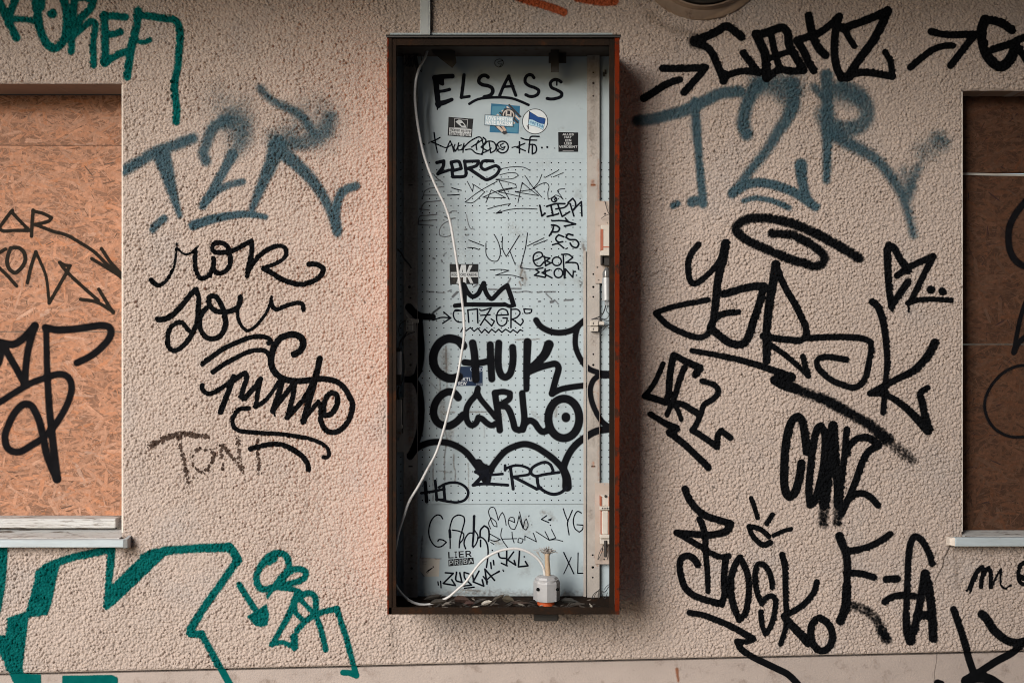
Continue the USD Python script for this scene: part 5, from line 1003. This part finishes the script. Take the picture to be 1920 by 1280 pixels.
leaves = [
 (822, 1128, -.120, .052, .016, .12, (.028, .024, .020), 'long blackened leaf curled at the left end of the cabinet floor'),
 (812, 1119, -.090, .060, .013, .22, (.022, .020, .018), 'narrow black leaf leaning up behind the cable'),
 (866, 1124, -.125, .050, .022, -.10, (.035, .020, .016), 'dark reddish leaf lying under the arch of the cable'),
 (880, 1131, -.140, .034, .016, .05, (.040, .020, .017), 'small red-brown leaf near the middle of the cabinet floor'),
 (912, 1130, -.130, .036, .013, .30, (.30, .28, .25), 'pale dried leaf, the lightest scrap on the cabinet floor'),
 (935, 1120, -.100, .045, .010, .45, (.045, .038, .030), 'thin dark leaf standing up among the scraps'),
 (953, 1124, -.110, .040, .022, -.25, (.060, .050, .036), 'broad brown leaf left of the connector'),
 (972, 1131, -.135, .075, .012, 0.0, (.040, .026, .020), 'brown stick-like leaf left of the connector'),
 (1068, 1126, -.110, .055, .015, -.12, (.028, .028, .026), 'dark flat leaf right of the connector'),
 (1082, 1133, -.130, .050, .012, .06, (.030, .026, .022), 'black leaf below the flat one, right of the connector'),
 (899, 1127, -.095, .045, .012, .35, (.026, .023, .020), 'black leaf pointing up right beside the pale leaf'),
 (842, 1131, -.150, .036, .010, .10, (.10, .09, .08), 'grey leaf scrap touching the cable at the cabinet floor'),
]
for k, (a, b, y, ln, wd, rot, tone, label) in enumerate(leaves):
    v, f, t = leaf(100 + k, a, b, y, ln, wd, rot, tone, 0.8)
    tag(obj('dead_leaf', (v, f), 'litter', col=t), label, 'leaf', 'dead leaves on the cabinet floor')
lr = np.random.default_rng(9); V, F, T, n = [], [], [], 0
for k in range(230):
    a = lr.uniform(800, 1128); h = lr.exponential(3.2)
    tone = np.array((.022, .018, .015)) * np.exp(lr.normal(0, .6)) if lr.random() < .9 else np.array((.24, .22, .19)) * lr.uniform(.5, 1.1)
    v, f, t = leaf(500 + k, a, 1139 - h, lr.uniform(-.17, -.03), lr.uniform(.008, .030), lr.uniform(.002, .007), lr.normal(0, .4), tone, lr.uniform(-1, 1.5))
    V.append(v); F.append(f + n); T.append(t); n += len(v)
tag(obj('leaf_litter', (np.vstack(V), np.vstack(F)), 'litter', col=np.vstack(T)), 'crumbled leaves and grit strewn along the cabinet floor', 'litter', kind='stuff')

# cable duct running up the wall from the cabinet
du = thing('cable_duct', 'pale grey square cable duct running up the wall from the cabinet', 'duct')
obj('channel', bx(PX(789.5), PX(804.8, -0.022), -0.022, -0.0005, zt + 0.002, 3.85, 0.0015), 'duct', du)
obj('cover_edge', bx(PX(804.8, -0.022) - 0.0004, PX(806.6, -0.022), -0.0235, -0.0008, zt + 0.002, 3.85, 0.0006), 'duct', du)
obj('cover_edge', bx(PX(788.4), PX(789.5) - 0.0002, -0.012, -0.0006, zt + 0.002, 3.85, 0.0005), 'duct', du)

# the round wall lamp, of which only the lower rim is in the picture
lx, lz, lR = PX(1316), PZ(-88), L(127)
lamp = thing('round_wall_lamp', 'large round brownish wall lamp cut by the top edge of the picture', 'lamp')
def revolved(profile, look, name, parent, sm=40):
    """profile: (radius, how far it stands off the wall)."""
    m = trimesh.creation.revolve(np.array([(r, h) for r, h in profile]), sections=96)
    v = np.array(m.vertices); v = np.stack([lx + v[:, 0], -v[:, 2], lz + v[:, 1]], 1)
    mm = trimesh.Trimesh(v, np.array(m.faces), process=False); mm.fix_normals()
    return obj(name, mm, look, parent, smooth=sm)
revolved([(lR * .70, 0.001), (lR, 0.001), (lR, 0.006), (lR * .985, 0.010), (lR * .93, 0.020), (lR * .885, 0.026), (lR * .86, 0.045), (lR * .84, 0.047), (lR * .83, 0.030), (lR * .70, 0.020), (lR * .70, 0.001)], 'lamp_ring', 'base_ring', lamp)
revolved([(lR * .60, 0.012), (lR * .815, 0.012), (lR * .815, 0.050), (lR * .79, 0.056), (lR * .765, 0.050), (lR * .76, 0.030), (lR * .60, 0.024), (lR * .60, 0.012)], 'black_metal', 'inner_rim', lamp)
revolved([(0.0005, 0.018), (lR * .75, 0.018), (lR * .75, 0.030), (lR * .6, 0.040), (lR * .3, 0.046), (0.0005, 0.047), (0.0005, 0.018)], 'lamp_glass', 'glass', lamp)
b = trimesh.creation.icosphere(2, L(3.2)); b.apply_translation((PX(1282), -0.012, PZ(24)))
obj('screw', b, 'rail', lamp)

# out of view: plain blocks placed to darken the wall's top and right side
def side(name, x0, x1, y0, y1, z0, z1, look, label, catg):
    t = thing(name, label, catg)
    m = trimesh.creation.box((x1 - x0, y1 - y0, z1 - z0)); m.apply_translation(((x0 + x1) / 2, (y0 + y1) / 2, (z0 + z1) / 2))
    obj('slab', m, look, t)

side('unseen_overhang', -4.5, 4.5, -1.0, -0.002, 2.86, 3.02, 'render_side', 'unseen slab above the windows, placed to darken the top of the wall', 'unseen_overhang')  # unseen, shades the upper part of the wall
side('unseen_side_slab', 1.95, 2.2, -3.6, -0.01, 0.0, 2.85, 'render_side', 'unseen slab at the right, placed to darken the right side of the wall', 'wall')  # unseen, cuts skylight from the right part of the wall
side('unseen_sun_blocker', -1.75, 22.0, -14.0, -5.6, 0.0, 9.0, 'render_side', 'unseen block behind the camera, placed to dim the sun on the right of the wall', 'sun_blocker')  # unseen, partly blocks the sun for the right part of the wall
